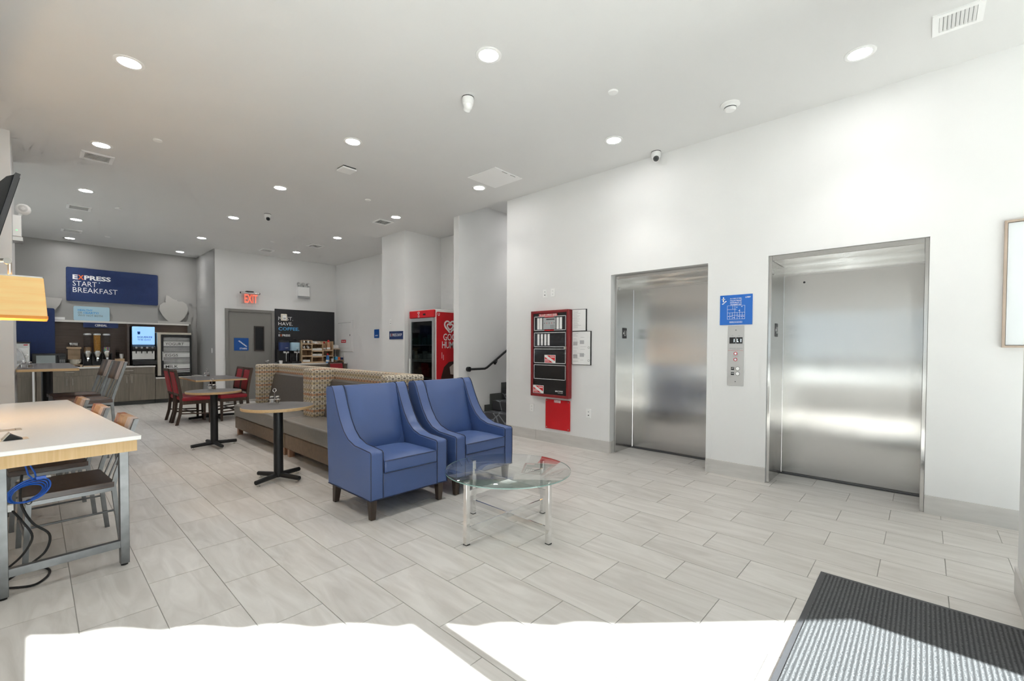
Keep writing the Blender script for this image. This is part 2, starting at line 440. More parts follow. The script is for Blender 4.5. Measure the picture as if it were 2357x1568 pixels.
def rrect(x0, x1, z0, z1, r, n=5):
    out = []
    for cx, cz, a in ((x1-r, z1-r, 0), (x0+r, z1-r, PI/2), (x0+r, z0+r, PI), (x1-r, z0+r, 1.5*PI)):
        out += [(cx + r*math.cos(a + PI/2*i/n), cz + r*math.sin(a + PI/2*i/n)) for i in range(n+1)]
    return out
WALLS = {'R': (5.15, -PI/2), 'S': (5.96, -PI/2), 'K': (5.06, -PI/2), 'E': (12.48, 0), 'B': (14.18, 0)}
def wthing(name, label, cat, wall, u, z, group=None, off=0.0):
    """a thing fixed to a wall: local x to the viewer's right, z up, y into the wall"""
    p, rz = WALLS[wall]; p -= off
    return thing(name, label, cat, (p, u, z) if rz else (u, p, z), rz, group)

# ================================================================== the setting
C = 3.72
def project(p):
    q = Vector(p) - Vector((0, 0, CAM_H)); w = q.dot(CF)
    if w < .05: return None
    return (1178.5 + F_PX*q.dot(CR)/w, 784 + SHIFT - F_PX*q.dot(CU)/w)

FLOOR_OUT = [(-1.6, -.05), (-.75, -.05), (5.15, -5.95), (5.75, -5.95), (5.75, 4.9), (7.6, 4.9), (7.6, 6.1), (6.1, 6.1), (6.1, 12.6), (3.0, 12.6), (3.0, 14.3), (-1.6, 14.3)]
floor = struct('floor', prism(nb(), FLOOR_OUT, -.05, -.004, 'xy'), 'grout', label='pale grey stone tile floor laid in running bond')
TW, TL = .3063, .624
def inside(x, y):
    if y < -.85 - x + .15: return False
    if x < -.72 and y < 8.6: return False
    if x < -1.55 or x > 5.72: return False
    if y > 12.45 and x > 2.95: return False
    if y > 14.1: return False
    if x > 5.15 and y > 8.45: return x < 5.93
    if x > 5.15 and y < 4.9: return y > -2.6
    return True
cells = []
for k in range(-6, 19):
    x0 = .133 + TW*k; ph = .813 if k % 2 else .501
    for j in range(-8, 22):
        y0 = ph + TL*j
        xc, yc = x0 + TW/2, y0 + TL/2
        if not inside(xc, yc): continue
        x1 = x0 + TW; y1 = y0 + TL
        rects = [(x0, x1, y0, y1)]
        if x1 > 5.15 and yc < 4.9:
            rects = [(x0, 5.15, y0, y1)] if x0 < 5.1 else []
            for a_, b_ in ((-.02, 1.19), (1.79, 3.02)):
                lo_, hi_ = max(y0, a_), min(y1, b_)
                if hi_ - lo_ > .02 and x0 < 5.68:
                    if x0 < 5.15 and lo_ == y0 and hi_ == y1: rects = [(x0, x1, y0, y1)]
                    else: rects.append((max(x0, 5.15), min(x1, 5.74), lo_, hi_))
        for r_ in rects:
            q = [project(p) for p in ((r_[0], r_[2], 0), (r_[1], r_[2], 0), (r_[1], r_[3], 0), (r_[0], r_[3], 0))]
            a = 0.0
            if all(q):
                cx, cy = sum(p[0] for p in q)/4, sum(p[1] for p in q)/4
                if -60 < cx < 2420 and cy < 1640:
                    a = abs(sum(q[i][0]*q[(i+1) % 4][1] - q[(i+1) % 4][0]*q[i][1] for i in range(4)))/2
            cells.append((a,) + r_)
cells.sort(key=lambda c: -c[0])
def tile_mesh(w, l):
    bm = nb(); g = .0014; e = .0016
    bx(bm, -w/2+g, w/2-g, -l/2+g, l/2-g, -.006, 0)
    for v in bm.verts:
        if v.co.z > -.001: v.co.x -= math.copysign(e*.5, v.co.x); v.co.y -= math.copysign(e*.5, v.co.y)
    bmesh.ops.recalc_face_normals(bm, faces=bm.faces[:])
    me = bpy.data.meshes.new('floor_tile'); bm.to_mesh(me); bm.free(); me.materials.append(G['floor_tile_stone']); return me
tm = {}
for a, x0, x1, y0, y1 in cells[:300]:
    kx = (round(x1-x0, 3), round(y1-y0, 3))
    if kx not in tm: tm[kx] = tile_mesh(x1-x0, y1-y0)
    o = bpy.data.objects.new('floor_tile', tm[kx]); COL.objects.link(o); o.parent = floor
    o.location = ((x0+x1)/2, (y0+y1)/2, 0)
bm = nb()
for a, x0, x1, y0, y1 in cells[300:]: bx(bm, x0+.0015, x1-.0015, y0+.0015, y1-.0015, -.006, 0)
o = obj('floor_tiles_beyond', bm, 'floor_tile_stone', floor, smooth=False); o['kind'] = 'stuff'

# ceiling
bm = nb()
prism(bm, [(-1.7, -.1), (-.8, -.1), (5.15, -6.05), (5.15, 6.15), (6.2, 6.15), (6.2, 12.7), (3.1, 12.7), (3.1, 14.4), (-1.7, 14.4)], C, C+.12, 'xy')
struct('ceiling', bm, 'ceiling_paint', label='flat white ceiling dotted with recessed lights', smooth=False)
struct('ceiling_stairwell', bx(nb(), 5.15, 7.7, 4.8, 6.2, 4.02, 4.1), 'ceiling_paint', label='higher ceiling over the stairwell', smooth=False)
# walls
for y0, y1, z0 in ((-6.0, -.02, 0), (-.02, 1.19, 2.345), (1.19, 1.79, 0), (1.79, 3.02, 2.345), (3.02, 4.90, 0)):
    struct('wall_right', bx(nb(), 5.15, 5.76, y0, y1, z0, C+.1), 'wall_paint', label='pale elevator wall on the right', smooth=False)
struct('wall_stair_near', bx(nb(), 5.76, 7.6, 4.78, 4.90, 0, 4.05), 'wall_paint', smooth=False)
bm = nb(); bx(bm, 4.9, 5.149, 4.7, 6.3, C+.121, 4.1); bx(bm, 5.149, 5.78, 4.76, 4.90, C+.05, 4.1)
struct('wall_stair_light_seal', bm, 'ceiling_paint', smooth=False)  # unseen blocks added to stop sun leaking in above the stairs
struct('wall_stair_end', bx(nb(), 7.6, 7.7, 4.78, 6.2, 0, 4.05), 'wall_paint', smooth=False)
struct('wall_stair', bx(nb(), 5.15, 7.6, 6.08, 6.22, 0, 4.05), 'wall_paint', label='tall wall with handrail beside the stairs', smooth=False)
struct('wall_alcove', bx(nb(), 5.97, 6.1, 6.22, 7.64, 0, C), 'wall_paint', smooth=False)
struct('wall_column', bx(nb(), 5.06, 6.1, 7.64, 8.48, 0, C), 'wall_paint', label='boxed column wall beside the red freezer', smooth=False)
struct('wall_side', bx(nb(), 5.96, 6.1, 8.48, 12.6, 0, C), 'wall_paint', smooth=False)
struct('wall_exit', bx(nb(), 2.97, 6.1, 12.48, 12.6, 0, C), 'wall_paint', label='wall with the grey stair door and coffee board', smooth=False)
struct('wall_return', bx(nb(), 2.97, 3.1, 12.6, 14.3, 0, C), 'grey_paint', smooth=False)
struct('wall_return_face', bx(nb(), 2.955, 2.97, 12.48, 14.18, 0, C), 'grey_paint', smooth=False)
struct('wall_back', bx(nb(), -1.7, 2.97, 14.18, 14.3, 0, C), 'grey_paint', label='grey back wall behind the breakfast bar', smooth=False)
bm = nb()
for y0, y1, z0, z1 in ((8.4, 8.9, 0, C), (8.9, 12.4, 2.2, C), (8.9, 12.4, 0, .9), (12.4, 14.3, 0, C)): bx(bm, -1.7, -1.6, y0, y1, z0, z1)
struct('wall_left_rear', bm, 'wall_paint', smooth=False)
w3 = bpy.data.objects.new('added_window_3', None); COL.objects.link(w3); tag(w3, 'unseen window added behind the pillar to brighten the breakfast bar', kind='structure')  # window added out of view to lift the light at the back
obj('pane', bx(nb(), -1.655, -1.647, 8.9, 12.4, .9, 2.2), 'pane', w3, smooth=False)
obj('window_frame', bx(nb(), -1.69, -1.61, 10.6, 10.66, .9, 2.2), 'dark_grey', w3, smooth=False)
struct('wall_pillar', bx(nb(), -1.7, -.15, 7.3, 8.5, 0, C), 'wall_paint', label='square pillar beside the reading lamp', smooth=False)
bm = nb()
for y0, y1, z0, z1 in ((-.1, .35, 0, C), (.35, 3.49, 2.22, C), (.35, 3.49, 0, .62), (3.49, 7.3, 0, C)): bx(bm, -.87, -.75, y0, y1, z0, z1)
struct('wall_left', bm, 'wall_paint', smooth=False)
w2 = bpy.data.objects.new('added_window_2', None); COL.objects.link(w2); tag(w2, 'unseen tall window added beside the white table to brighten the room', kind='structure')  # added unseen opening for more sky light; its rails band the elevator reflections
for i in range(2): obj('pane', bx(nb(), -.815, -.807, .35+1.6*i, 1.89+1.6*i, .62, 2.22), 'pane', w2, smooth=False)
obj('mullion', bx(nb(), -.85, -.77, 1.89, 1.95, .62, 2.22), 'dark_grey', w2, smooth=False)
for i in range(2): obj('rail', bx(nb(), -.84, -.78, .35+1.6*i, 1.89+1.6*i, 1.0, 1.14), 'dark_grey', w2, smooth=False)
# stub wall by the entrance, its tiled base
struct('wall_stub', bx(nb(), 2.875, 3.81, -.60, -.412, 0, C), 'wall_paint', label='white wall end beside the entrance', smooth=False)
# front glazing, turned 45 degrees to the room
R2 = math.sqrt(2)
fr = (0, -.8, 0); FRZ = -PI/4
bm = nb()
bx(bm, -1.35, -.05, -.2, 0, 0, C); bx(bm, -.05, 5.9, -.2, 0, 3.02, C); bx(bm, 5.9, 8.5, -.2, 0, 0, C)
struct('wall_front', bm, 'wall_paint', loc=fr, rot=(0, 0, FRZ), smooth=False)
win = bpy.data.objects.new('window_1', None); COL.objects.link(win); win.location = fr; win.rotation_euler = (0, 0, FRZ); tag(win, 'tall shop-front window of the lobby', kind='structure')
for i, (a, b) in enumerate(((-.05, 1.957), (2.017, 4.17), (4.23, 5.9))):
    obj('pane', bx(nb(), a, b, -.10, -.092, .02, 3.02), 'pane', win, smooth=False)
for a in (1.957, 4.17): obj('mullion', bx(nb(), a, a+.06, -.15, -.04, 0, 3.02), 'dark_grey', win, smooth=False)
aw = thing('awning', 'grey scalloped awning valance outside the front window', 'awning', fr, FRZ)
N = 90
prof = []
for i in range(N+1):
    u = -.05 + (5.95)*i/N; X = u/R2
    z = 2.635
    if .15 < X < 1.99: z = 2.635 + .036*abs(math.sin(PI*(X-.15)/.27)) + .015*math.sin(X*2.2)
    prof.append((u, z))
obj('valance', prism(nb(), prof + [(5.9, 3.04), (-.05, 3.04)], -.03, -.02, 'xz'), 'awning_cloth', aw, smooth=False)
obj('roller', cyl(nb(), (-.05, -.06, 2.985), (5.9, -.06, 2.985), .028), 'aluminium', aw)
struct('sidewalk', bx(nb(), -22, 18, -22, 14, -.2, -.06), 'sidewalk', smooth=False, label='sunlit pavement outside the front window')
# far side of the street: plain pale facade
struct('facade_opposite', bx(nb(), -14, 20, -24, -22, -.2, 4.0), 'exterior_stone', smooth=False)

# baseboards of cut floor tile
def baseboard(name, runs, h=.155, t=.012, label=None):
    root = bpy.data.objects.new(name, None); COL.objects.link(root); root['kind'] = 'structure'
    if label: root['label'] = label
    for (x0, y0, x1, y1, nx, ny) in runs:
        L = math.hypot(x1-x0, y1-y0); n = max(1, math.ceil(L/.62 - .05)); ux, uy = (x1-x0)/L, (y1-y0)/L
        for i in range(n):
            a, b = i*L/n + .001, (i+1)*L/n - .001
            xs = sorted((x0+ux*a, x0+ux*b, )); ys = sorted((y0+uy*a, y0+uy*b))
            xa, xb = (xs[0], xs[1]) if ny else sorted((x0, x0+nx*t))
            ya, yb = (ys[0], ys[1]) if nx else sorted((y0, y0+ny*t))
            obj('baseboard_tile', bx(nb(), xa, xb, ya, yb, 0, h), 'baseboard_stone', root, smooth=False)
    return root
baseboard('baseboard_right', [(5.15, 4.90, 5.15, 3.02, -1, 0), (5.15, 1.79, 5.15, 1.19, -1, 0), (5.15, -.02, 5.15, -1.9, -1, 0), (5.15, 3.02, 5.25, 3.02, 0, -1)], label='stone tile skirting along the elevator wall')
baseboard('baseboard_stub', [(2.875, -.412, 3.81, -.412, 0, 1), (3.81, -.412, 3.81, -.60, 1, 0)])
baseboard('baseboard_column', [(5.06, 8.48, 5.06, 7.64, -1, 0), (5.06, 7.64, 5.97, 7.64, 0, -1)])
baseboard('baseboard_exit', [(2.99, 12.48, 3.17, 12.48, 0, -1)])
baseboard('baseboard_stair', [(5.15, 6.22, 5.15, 6.08, -1, 0), (5.15, 6.08, 5.78, 6.08, 0, -1)])
baseboard('baseboard_pillar', [(-.75, 7.3, -.15, 7.3, 0, -1), (-.15, 7.3, -.15, 8.5, 1, 0)])
# corner guards: shallow painted angles at the wall corners, to shoulder height
k = 0
for x, y, s in ((5.15, 3.02, 1), (5.15, 1.79, -1), (5.15, 1.19, 1), (5.15, -.02, -1), (5.15, 4.9, -1), (5.06, 7.64, 1)):
    k += 1
    bm = nb(); bx(bm, x-.0025, x, min(y, y+s*.055), max(y, y+s*.055), .16, 1.40)
    struct('trim_%d' % k, bm, 'wall_paint', smooth=False)

# ================================================================== elevators
def elevator(n, y0, y1, xf, label, star_side=True):
    d = bpy.data.objects.new('door_%d' % n, None); COL.objects.link(d); tag(d, label, 'elevator'); d['kind'] = 'thing'
    d.name = 'elevator'; d.location = (xf, y0, 0)
    W = y1 - y0; H = 2.345; D = 5.715 - xf; t = .03
    for a in (0, W-t): obj('jamb', bx(nb(), 0, D, a, a+t, 0, H), 'brushed_steel', d, smooth=False, bev=.003, seg=1)
    obj('header', bx(nb(), 0, D, t, W-t, H-.05, H), 'brushed_steel', d, smooth=False, bev=.003, seg=1)
    obj('transom', bx(nb(), D-.006, D, t, W-t, H-.145, H-.05), 'brushed_steel', d, smooth=False)
    p = obj('door_panel', bx(nb(), D+.001, D+.02, t, W-t, .0, H-.06), 'brushed_steel', d, smooth=False)
    obj('sill', bx(nb(), D-.03, D+.0, t, W-t, -.003, .006), 'dark_grey', d, smooth=False)
    hy = t + .1 if n == 1 else W - .22
    obj('keyhole', disc(nb(), (D, hy, H-.23), .011, 'x'), 'black_plastic', p)
    # floor plate on the left jamb, star and floor letters
    pl = obj('floor_plate', bx(nb(), .16, .27, W-t-.004, W-t, 1.52, 1.66), 'dark_grey', d, smooth=False)
    lab = text(pl, '*L1' if False else 'L1', .20, 1.555, .07, 'text_white', w=.055, rot=(PI/2, 0, 0), y=W-t-.006)
    st = [(.182 + (.018 if i % 2 == 0 else .008)*math.sin(PI*i/5), 1.59 + (.018 if i % 2 == 0 else .008)*math.cos(PI*i/5)) for i in range(10)]
    obj('star', prism(nb(), st, W-t-.006, W-t-.004, 'xz'), 'text_white', pl, smooth=False)
    obj('badge', disc(nb(), (.06, W-t-.003, 2.18), .022, 'y', t=.004), 'white_plastic' if n == 1 else 'aluminium', d)
    return d
elevator(1, 1.79, 3.02, 5.25, 'brushed steel elevator door nearer the fire alarm panel')
elevator(2, -.02, 1.19, 5.17, 'wider-looking brushed steel elevator door beside the white framed canvas')

# ================================================================== stairs
st = bpy.data.objects.new('stair_flight', None); COL.objects.link(st); tag(st, 'carpeted stairs climbing behind the elevator wall', 'stairs'); st['kind'] = 'thing'
st.location = (5.60, 4.92, 0)
runner_w = 1.13
for i in range(7):
    x0 = .10 + i*.27
    obj('step', bx(nb(), x0, 1.98, 0, runner_w, i*.19, (i+1)*.19 - .004), 'runner_carpet', st, bev=.012)
# stepped grey stringer board along the wall
pts = [(-.02+.2, 0)]
for i in range(6): pts += [(.18 + i*.27, .30 + i*.195), (.45 + i*.27, .30 + i*.195)]
pts = [(.18, 0)] + [(.18, .30)]
x = .18; z = .30
for i in range(6):
    x += [.14, .31, .27, .27, .27, .27][i]; pts.append((x, z)); z += .2; pts.append((x, z))
pts += [(1.98, z), (1.98, 0)]
obj('stringer', prism(nb(), pts, runner_w+.002, runner_w+.022, 'xz'), 'stair_grey', st, smooth=False)
hr = thing('handrail', 'black tubular handrail on the stair wall', 'handrail', (5.37, 6.08, .99))
tb = nb(); tube(tb, [(0, -.06, 0), (.10, -.065, 0), (.36, -.065, .0), (.42, -.065, .02), (.48, -.065, .055), (1.12, -.065, .435), (1.9, -.065, .9)], .021, 12)
obj('rail', tb, 'black_metal', hr)
obj('end_cap', cyl(nb(), (-.005, 0, 0), (-.005, -.055, 0), .045), 'black_metal', hr)
b = nb(); cyl(b, (.69, 0, .10), (.69, -.012, .10), .035); tube(b, [(.69, -.01, .10), (.69, -.05, .11), (.69, -.065, .155)], .009)
obj('bracket', b, 'black_metal', hr)

# ================================================================== ceiling fixtures
ROWS = {'window-side row': (.56, [4.82, 7.03, 9.27, 11.53, 13.64]), 'middle row': (2.49, [2.58, 4.79, 6.97, 9.21, 11.46, 13.55]), 'row nearest the elevator wall': (4.45, [.41, 2.59, 4.80, 6.99, 9.25, 11.42])}
ORD = ['first', 'second', 'third', 'fourth', 'fifth', 'sixth']
def light_data():
    ld = bpy.data.lights.new('downlight_beam', 'SPOT'); ld.energy = SPOT_W; ld.spot_size = math.radians(104); ld.spot_blend = 1.0; ld.shadow_soft_size = .05; ld.color = (1, .98, .955); return ld
LD = light_data()
ring_me = diff_me = None
base = None
for rn, (x, ys) in ROWS.items():
    for i, y in enumerate(ys):
        lab = 'round white recessed downlight, %s of the %s counted from the camera' % (ORD[i], rn)
        if base is None:
            base = thing('downlight', lab, 'ceiling light', (x, y, C), 0, 'recessed downlights')
            obj('trim_ring', lathe(nb(), [(.104, 0), (.104, -.004), (.098, -.007), (.078, -.006), (.074, .0)], 32), 'white_plastic', base)
            obj('diffuser', lathe(nb(), [(.074, -.0045), (.0, -.0045)], 32), 'glow_white', base)
            r = base
        else:
            r = dup(base, (x, y, C), 0, lab)
        lo = bpy.data.objects.new('downlight_beam', LD); COL.objects.link(lo); lo.parent = r; lo.location = (0, 0, -.06)
r = dup(base, (.56, 2.60, C), 0, 'round white recessed downlight cut off by the top edge of the picture')
lo = bpy.data.objects.new('downlight_beam', LD); COL.objects.link(lo); lo.parent = r; lo.location = (0, 0, -.06)
# stairwell downlight
r = dup(base, (6.75, 5.5, 4.02), 0, 'recessed downlight over the stairwell'); r['group'] = 'stairwell lights'
lo = bpy.data.objects.new('downlight_beam', LD); COL.objects.link(lo); lo.parent = r; lo.location = (0, 0, -.06)

def vent(loc, w, l, n, label, rz=0):
    """ceiling register: frame, back box and n louvres across the width"""
    r = thing('ceiling_vent', label, 'vent', loc, rz, 'ceiling vents')
    b = .035
    bm = nb(); bx(bm, -w/2, w/2, -l/2, -l/2+b, -.012, 0); bx(bm, -w/2, w/2, l/2-b, l/2, -.012, 0); bx(bm, -w/2, -w/2+b, -l/2+b, l/2-b, -.012, 0); bx(bm, w/2-b, w/2, -l/2+b, l/2-b, -.012, 0)
    obj('frame', bm, 'white_paint', r, smooth=False)
    obj('backing', bx(nb(), -w/2+b, w/2-b, -l/2+b, l/2-b, -.002, -.0005), 'vent_back', r, smooth=False)
    along = n > 0; n = abs(n)
    for i in range(n):
        if along:
            y = -l/2 + b + (l-2*b)*(i+.5)/n
            bm = bx(nb(), -w/2+b, w/2-b, -.009, .009, -.0015, .0015, Matrix.Translation((0, y, -.007)) @ Matrix.Rotation(.45, 4, 'X'))
        else:
            x = -w/2 + b + (w-2*b)*(i+.5)/n
            bm = bx(nb(), -.009, .009, -l/2+b, l/2-b, -.0015, .0015, Matrix.Translation((x, 0, -.007)) @ Matrix.Rotation(.45, 4, 'Y'))
        obj('slat', bm, 'white_paint', r, smooth=False)
    return r
vent((4.435, -.133, C), .27, .26, 9, 'white louvred vent at the front above the elevators')
vent((.56, 7.52, C), .30, .30, 8, 'white vent just past the second downlight on the window side')
vent((.545, 10.50, C), .30, .30, 7, 'white slotted vent above the bar-height table')
vent((.55, 12.72, C), .30, .30, 7, 'white slotted vent nearest the breakfast sign')
vent((4.457, 7.44, C), .30, .30, 7, 'white square vent in front of the column wall')
vent((4.465, 10.37, C), .30, .30, 7, 'white square vent over the coffee area')
vent((3.873, 11.73, C), .30, .30, 7, 'white square vent nearest the exit sign')
for (x, y), lab in zip(((.98, 6.39), (1.0, 10.06), (1.1, 12.83), (3.63, 6.5), (3.64, 10.66), (3.605, 2.11)), ('near the pillar', 'above the bar-height table', 'nearest the breakfast sign', 'between the access panel and the vent', 'nearest the coffee board', 'nearest the elevators')):
    tag(obj('sprinkler_cover', lathe(nb(), [(.046, 0), (.046, -.006), (.040, -.012), (0, -.013)], 24), 'white_plastic', None, (x, y, C)), 'flat round white sprinkler cover on the ceiling ' + lab, 'sprinkler', 'sprinkler covers')
sm = thing('smoke_detector', 'white domed smoke detector on the ceiling by the elevator wall', 'smoke detector', (4.543, 1.394, C))
obj('base', lathe(nb(), [(.085, 0), (.085, -.012), (.075, -.02), (.05, -.022)], 32), 'white_plastic', sm)
obj('head', lathe(nb(), [(.055, -.02), (.052, -.05), (.040, -.062), (0, -.066)], 32), 'white_plastic', sm)
obj('vent_band', lathe(nb(), [(.0545, -.034), (.0545, -.042)], 32), 'dark_grey', sm)
def turret(loc, aim, label, lens=True):
    r = thing('security_camera', label, 'camera', loc, 0, 'security cameras')
    obj('gasket', lathe(nb(), [(.056, 0), (.056, -.006), (0, -.006)], 28), 'black_plastic', r)
    obj('base', lathe(nb(), [(.054, -.006), (.055, -.03), (.050, -.062), (.040, -.07)], 28), 'white_plastic', r)
    bm = nb(); lathe(bm, [(0, .042), (.02, .037), (.036, .022), (.042, 0), (.036, -.022), (.02, -.037), (0, -.042)], 24, (0, 0, -.075))
    ba = obj('ball', bm, 'white_plastic', r)
    a = Vector(aim).normalized()
    b = nb(); cyl(b, Vector((0, 0, -.075)) + a*.022, Vector((0, 0, -.075)) + a*.045, .034, .031, 24)
    if lens:
        obj('lens', b, 'black_plastic', ba)
        obj('glass', cyl(nb(), Vector((0, 0, -.075)) + a*.0455, Vector((0, 0, -.075)) + a*.047, .018, seg=20), 'glass_dark', ba)
    else: obj('shroud', b, 'white_plastic', ba)
    return r
turret((2.781, 3.156, C), (.3, .8, -.7), 'white security camera on the ceiling turned away, between two downlights', False)
turret((5.054, 2.373, C), (-.85, -.45, -.45), 'white security camera with black lens where ceiling meets elevator wall')
turret((2.831, 8.518, C), (-.1, -.9, -.4), 'small white security camera with black lens on the ceiling mid-room')
ap = thing('wifi_access_point', 'white square access point on the ceiling above the booths', 'access point', (2.808, 5.568, C))
obj('mount', bx(nb(), -.085, .085, -.085, .085, -.012, 0), 'black_plastic', ap, smooth=False)
obj('cover', bx(nb(), -.095, .095, -.095, .095, -.035, -.012), 'white_plastic', ap, bev=.008)
hp = thing('access_panel', 'large white square access panel on the ceiling before the column wall', 'access panel', (4.335, 4.357, C))
obj('panel', bx(nb(), -.265, .265, -.265, .265, -.010, 0), 'white_paint', hp, smooth=False, bev=.002, seg=1)
for a in (-.13, .03): obj('slot', bx(nb(), a+.02, a+.12, -.243, -.236, -.0112, -.0095), 'black_plastic', hp, smooth=False)

# ================================================================== furniture
# ---- blue armchairs (local: x across, y=0 at the front, facing -y)
ARM = [(0, .17), (0, .545), (.015, .557), (.26, .575), (.37, .61), (.45, .67), (.52, .76), (.58, .87), (.635, .99), (.66, 1.03), (.685, 1.045), (.765, 1.035), (.78, 1.02), (.735, .17)]
def armchair():
    r = thing('armchair', '', 'armchair', (1.79, 3.18, 0))
    for x0 in (0, .65):
        obj('arm', prism(nb(), ARM, x0, x0+.12, 'yz'), 'blue_vinyl', r, bev=.012, seg=3)
        top = ARM[1:12]
        for xe in (x0+.006, x0+.114):
            pp = [(xe, y-.002, z+.001) for y, z in ARM[:12]]
            obj('piping', tube(nb(), pp, .0035, 6), 'piping', r)
    # inner back, slanted, with crowned face
    bm = nb(); prism(bm, [(.475, .40), (.50, .52), (.655, 1.02), (.675, 1.045), (.755, 1.035), (.71, .17), (.6, .17)], .122, .648, 'yz')
    obj('backrest', bm, 'blue_vinyl', r, bev=.012, seg=3)
    pil = nb(); n = 8
    grid = [[None]*(n+1) for _ in range(n+1)]
    for i in range(n+1):
        for j in range(n+1):
            s, t = i/n, j/n; puff = .035*(1-(2*s-1)**4)*(1-(2*t-1)**4)
            y = .497 + (.652-.497)*t - puff - .004; z = .47 + (1.035-.47)*t
            grid[i][j] = pil.verts.new((.13 + .51*s, y, z))
    for i in range(n):
        for j in range(n): pil.faces.new((grid[i][j], grid[i+1][j], grid[i+1][j+1], grid[i][j+1]))
    obj('back_pad', pil, 'blue_vinyl', r)
    # seat cushion with crowned top
    bm = nb(); n = 10
    def top(s, t): return .475 + .03*(1-(2*s-1)**4)*(1-(2*t-1)**4)
    T = [[bm.verts.new((.125 + .52*i/n, -.012 + .51*j/n, top(i/n, j/n))) for j in range(n+1)] for i in range(n+1)]
    Bt = [[bm.verts.new((.125 + .52*i/n, -.012 + .51*j/n, .372)) for j in range(n+1)] for i in range(n+1)]
    for i in range(n):
        for j in range(n):
            bm.faces.new((T[i][j], T[i+1][j], T[i+1][j+1], T[i][j+1])); bm.faces.new((Bt[i][j], Bt[i][j+1], Bt[i+1][j+1], Bt[i+1][j]))
        bm.faces.new((T[i][0], Bt[i][0], Bt[i+1][0], T[i+1][0])); bm.faces.new((T[i+1][n], Bt[i+1][n], Bt[i][n], T[i][n]))
        bm.faces.new((T[0][i+1], Bt[0][i+1], Bt[0][i], T[0][i])); bm.faces.new((T[n][i], Bt[n][i], Bt[n][i+1], T[n][i+1]))
    cu = obj('seat_cushion', bm, 'blue_vinyl', r, bev=.012, seg=3)
    for z in (.474, .374): obj('piping', tube(nb(), [(.127, -.015, z), (.643, -.015, z)], .0035, 6), 'piping', cu)
    obj('seat_rail', bx(nb(), .118, .652, .004, .60, .17, .372), 'blue_vinyl', r, bev=.006)
    obj('hem_piping', tube(nb(), [(0, .73, .172), (.0, .0, .172), (.77, .0, .172), (.77, .73, .172)], .004, 6), 'piping', r)
    for x, y in ((.05, .06), (.72, .06), (.05, .66), (.72, .66)):
        bm = nb(); w0, w1 = .030, .020; dy = 0 if y < .3 else .03
        q = [bm.verts.new((x+sx*w, y+sy*w+d, z)) for w, z, d in ((w1, 0, dy), (w0, .172, 0)) for sx, sy in ((-1,-1),(1,-1),(1,1),(-1,1))]
        for f in ((3,2,1,0),(4,5,6,7),(0,1,5,4),(1,2,6,5),(2,3,7,6),(3,0,4,7)): bm.faces.new([q[i] for i in f])
        obj('leg', bm, 'leg_brown', r, smooth=False)
    return r
ac = armchair()
ac['label'] = 'blue vinyl armchair standing next to the grey booth seat'; ac['group'] = 'blue armchairs'
a2 = dup(ac, (2.655, 3.17, 0), 0, 'blue vinyl armchair behind the glass table, nearer the elevators')

# ---- round glass coffee table
gt = thing('coffee_table', 'round glass coffee table on four chrome legs in front of the armchairs', 'coffee table', (2.485, 2.345, 0))
obj('glass_top', lathe(nb(), [(0, .448), (.475, .448), (.482, .452), (.482, .456), (.475, .46), (0, .46)], 64), 'table_glass', gt)
bm = nb(); lathe(bm, [(.4825, .450), (.4825, .458)], 64)
E_ = mat('glass_edge', (.22, .34, .31), .15); obj('glass_rim', bm, 'glass_edge', gt)
ct = [(-.42, .005), (.0, -.41), (.015, .41), (.42, -.01)]
ctl = [(2.065-2.485, 2.348-2.345), (2.474-2.485, 1.937-2.345), (2.494-2.485, 2.753-2.345), (2.903-2.485, 2.336-2.345)]
for x, y in ctl:
    a = math.atan2(y, x)
    lg = obj('leg', bx(nb(), -.017, .017, -.017, .017, 0, .448, Matrix.Translation((x, y, 0)) @ Matrix.Rotation(a, 4, 'Z')), 'chrome', gt, smooth=False, bev=.002, seg=1)
    obj('foot', bx(nb(), -.0175, .0175, -.0175, .0175, 0, .006, Matrix.Translation((x, y, 0)) @ Matrix.Rotation(a, 4, 'Z')), 'rubber', lg, smooth=False)
for z in (.10, .36):
    for i, j in ((0, 3), (1, 2)):
        p, q = ctl[i], ctl[j]; dz = .0 if i == 0 else -.0005
        obj('stretcher', bar(nb(), (p[0]*.97, p[1]*.97, z+dz), (q[0]*.97, q[1]*.97, z+dz), .012, .04), 'chrome', gt, smooth=False)

# ---- pedestal tables
def pedestal(name, label, cat, loc, h, col_r, arm, parts_rot, edge=.03):
    t = thing(name, label, cat, loc, parts_rot)
    obj('column', cyl(nb(), (0, 0, .035), (0, 0, h-.05), col_r, seg=24), 'black_metal', t)
    obj('top_plate', lathe(nb(), [(0, h-.05), (.10, h-.05), (.15, h-.038), (.15, h-.03)], 24), 'black_metal', t)
    for i in range(4):
        a = i*PI/2; c, s = math.cos(a), math.sin(a)
        am = obj('base_arm', cyl(nb(), (c*.03, s*.03, .055), (c*arm, s*arm, .042), .026, .022, 14), 'black_metal', t)
        obj('glide', lathe(nb(), [(0, 0), (.016, 0), (.016, .008), (.007, .010), (.007, .024)], 12, (c*(arm-.03), s*(arm-.03), 0)), 'satin_nickel', am)
    return t
def round_table(label, loc, r, h, rot):
    t = pedestal('round_table', label, 'table', loc, h, .045, .275, rot)
    tp = obj('table_top', lathe(nb(), [(0, h-.03), (r-.001, h-.03), (r-.001, h), (0, h)], 64), 'grey_laminate', t)
    obj('wood_edge', lathe(nb(), [(r, h-.03), (r+.002, h-.027), (r+.002, h-.003), (r, h-.0005)], 64), 'edge_ply', tp)
    t['group'] = 'round pedestal tables'
    return t
round_table('round grey table with wooden edge nearest the blue armchairs', (1.727, 4.93, 0), .338, .778, math.radians(24))
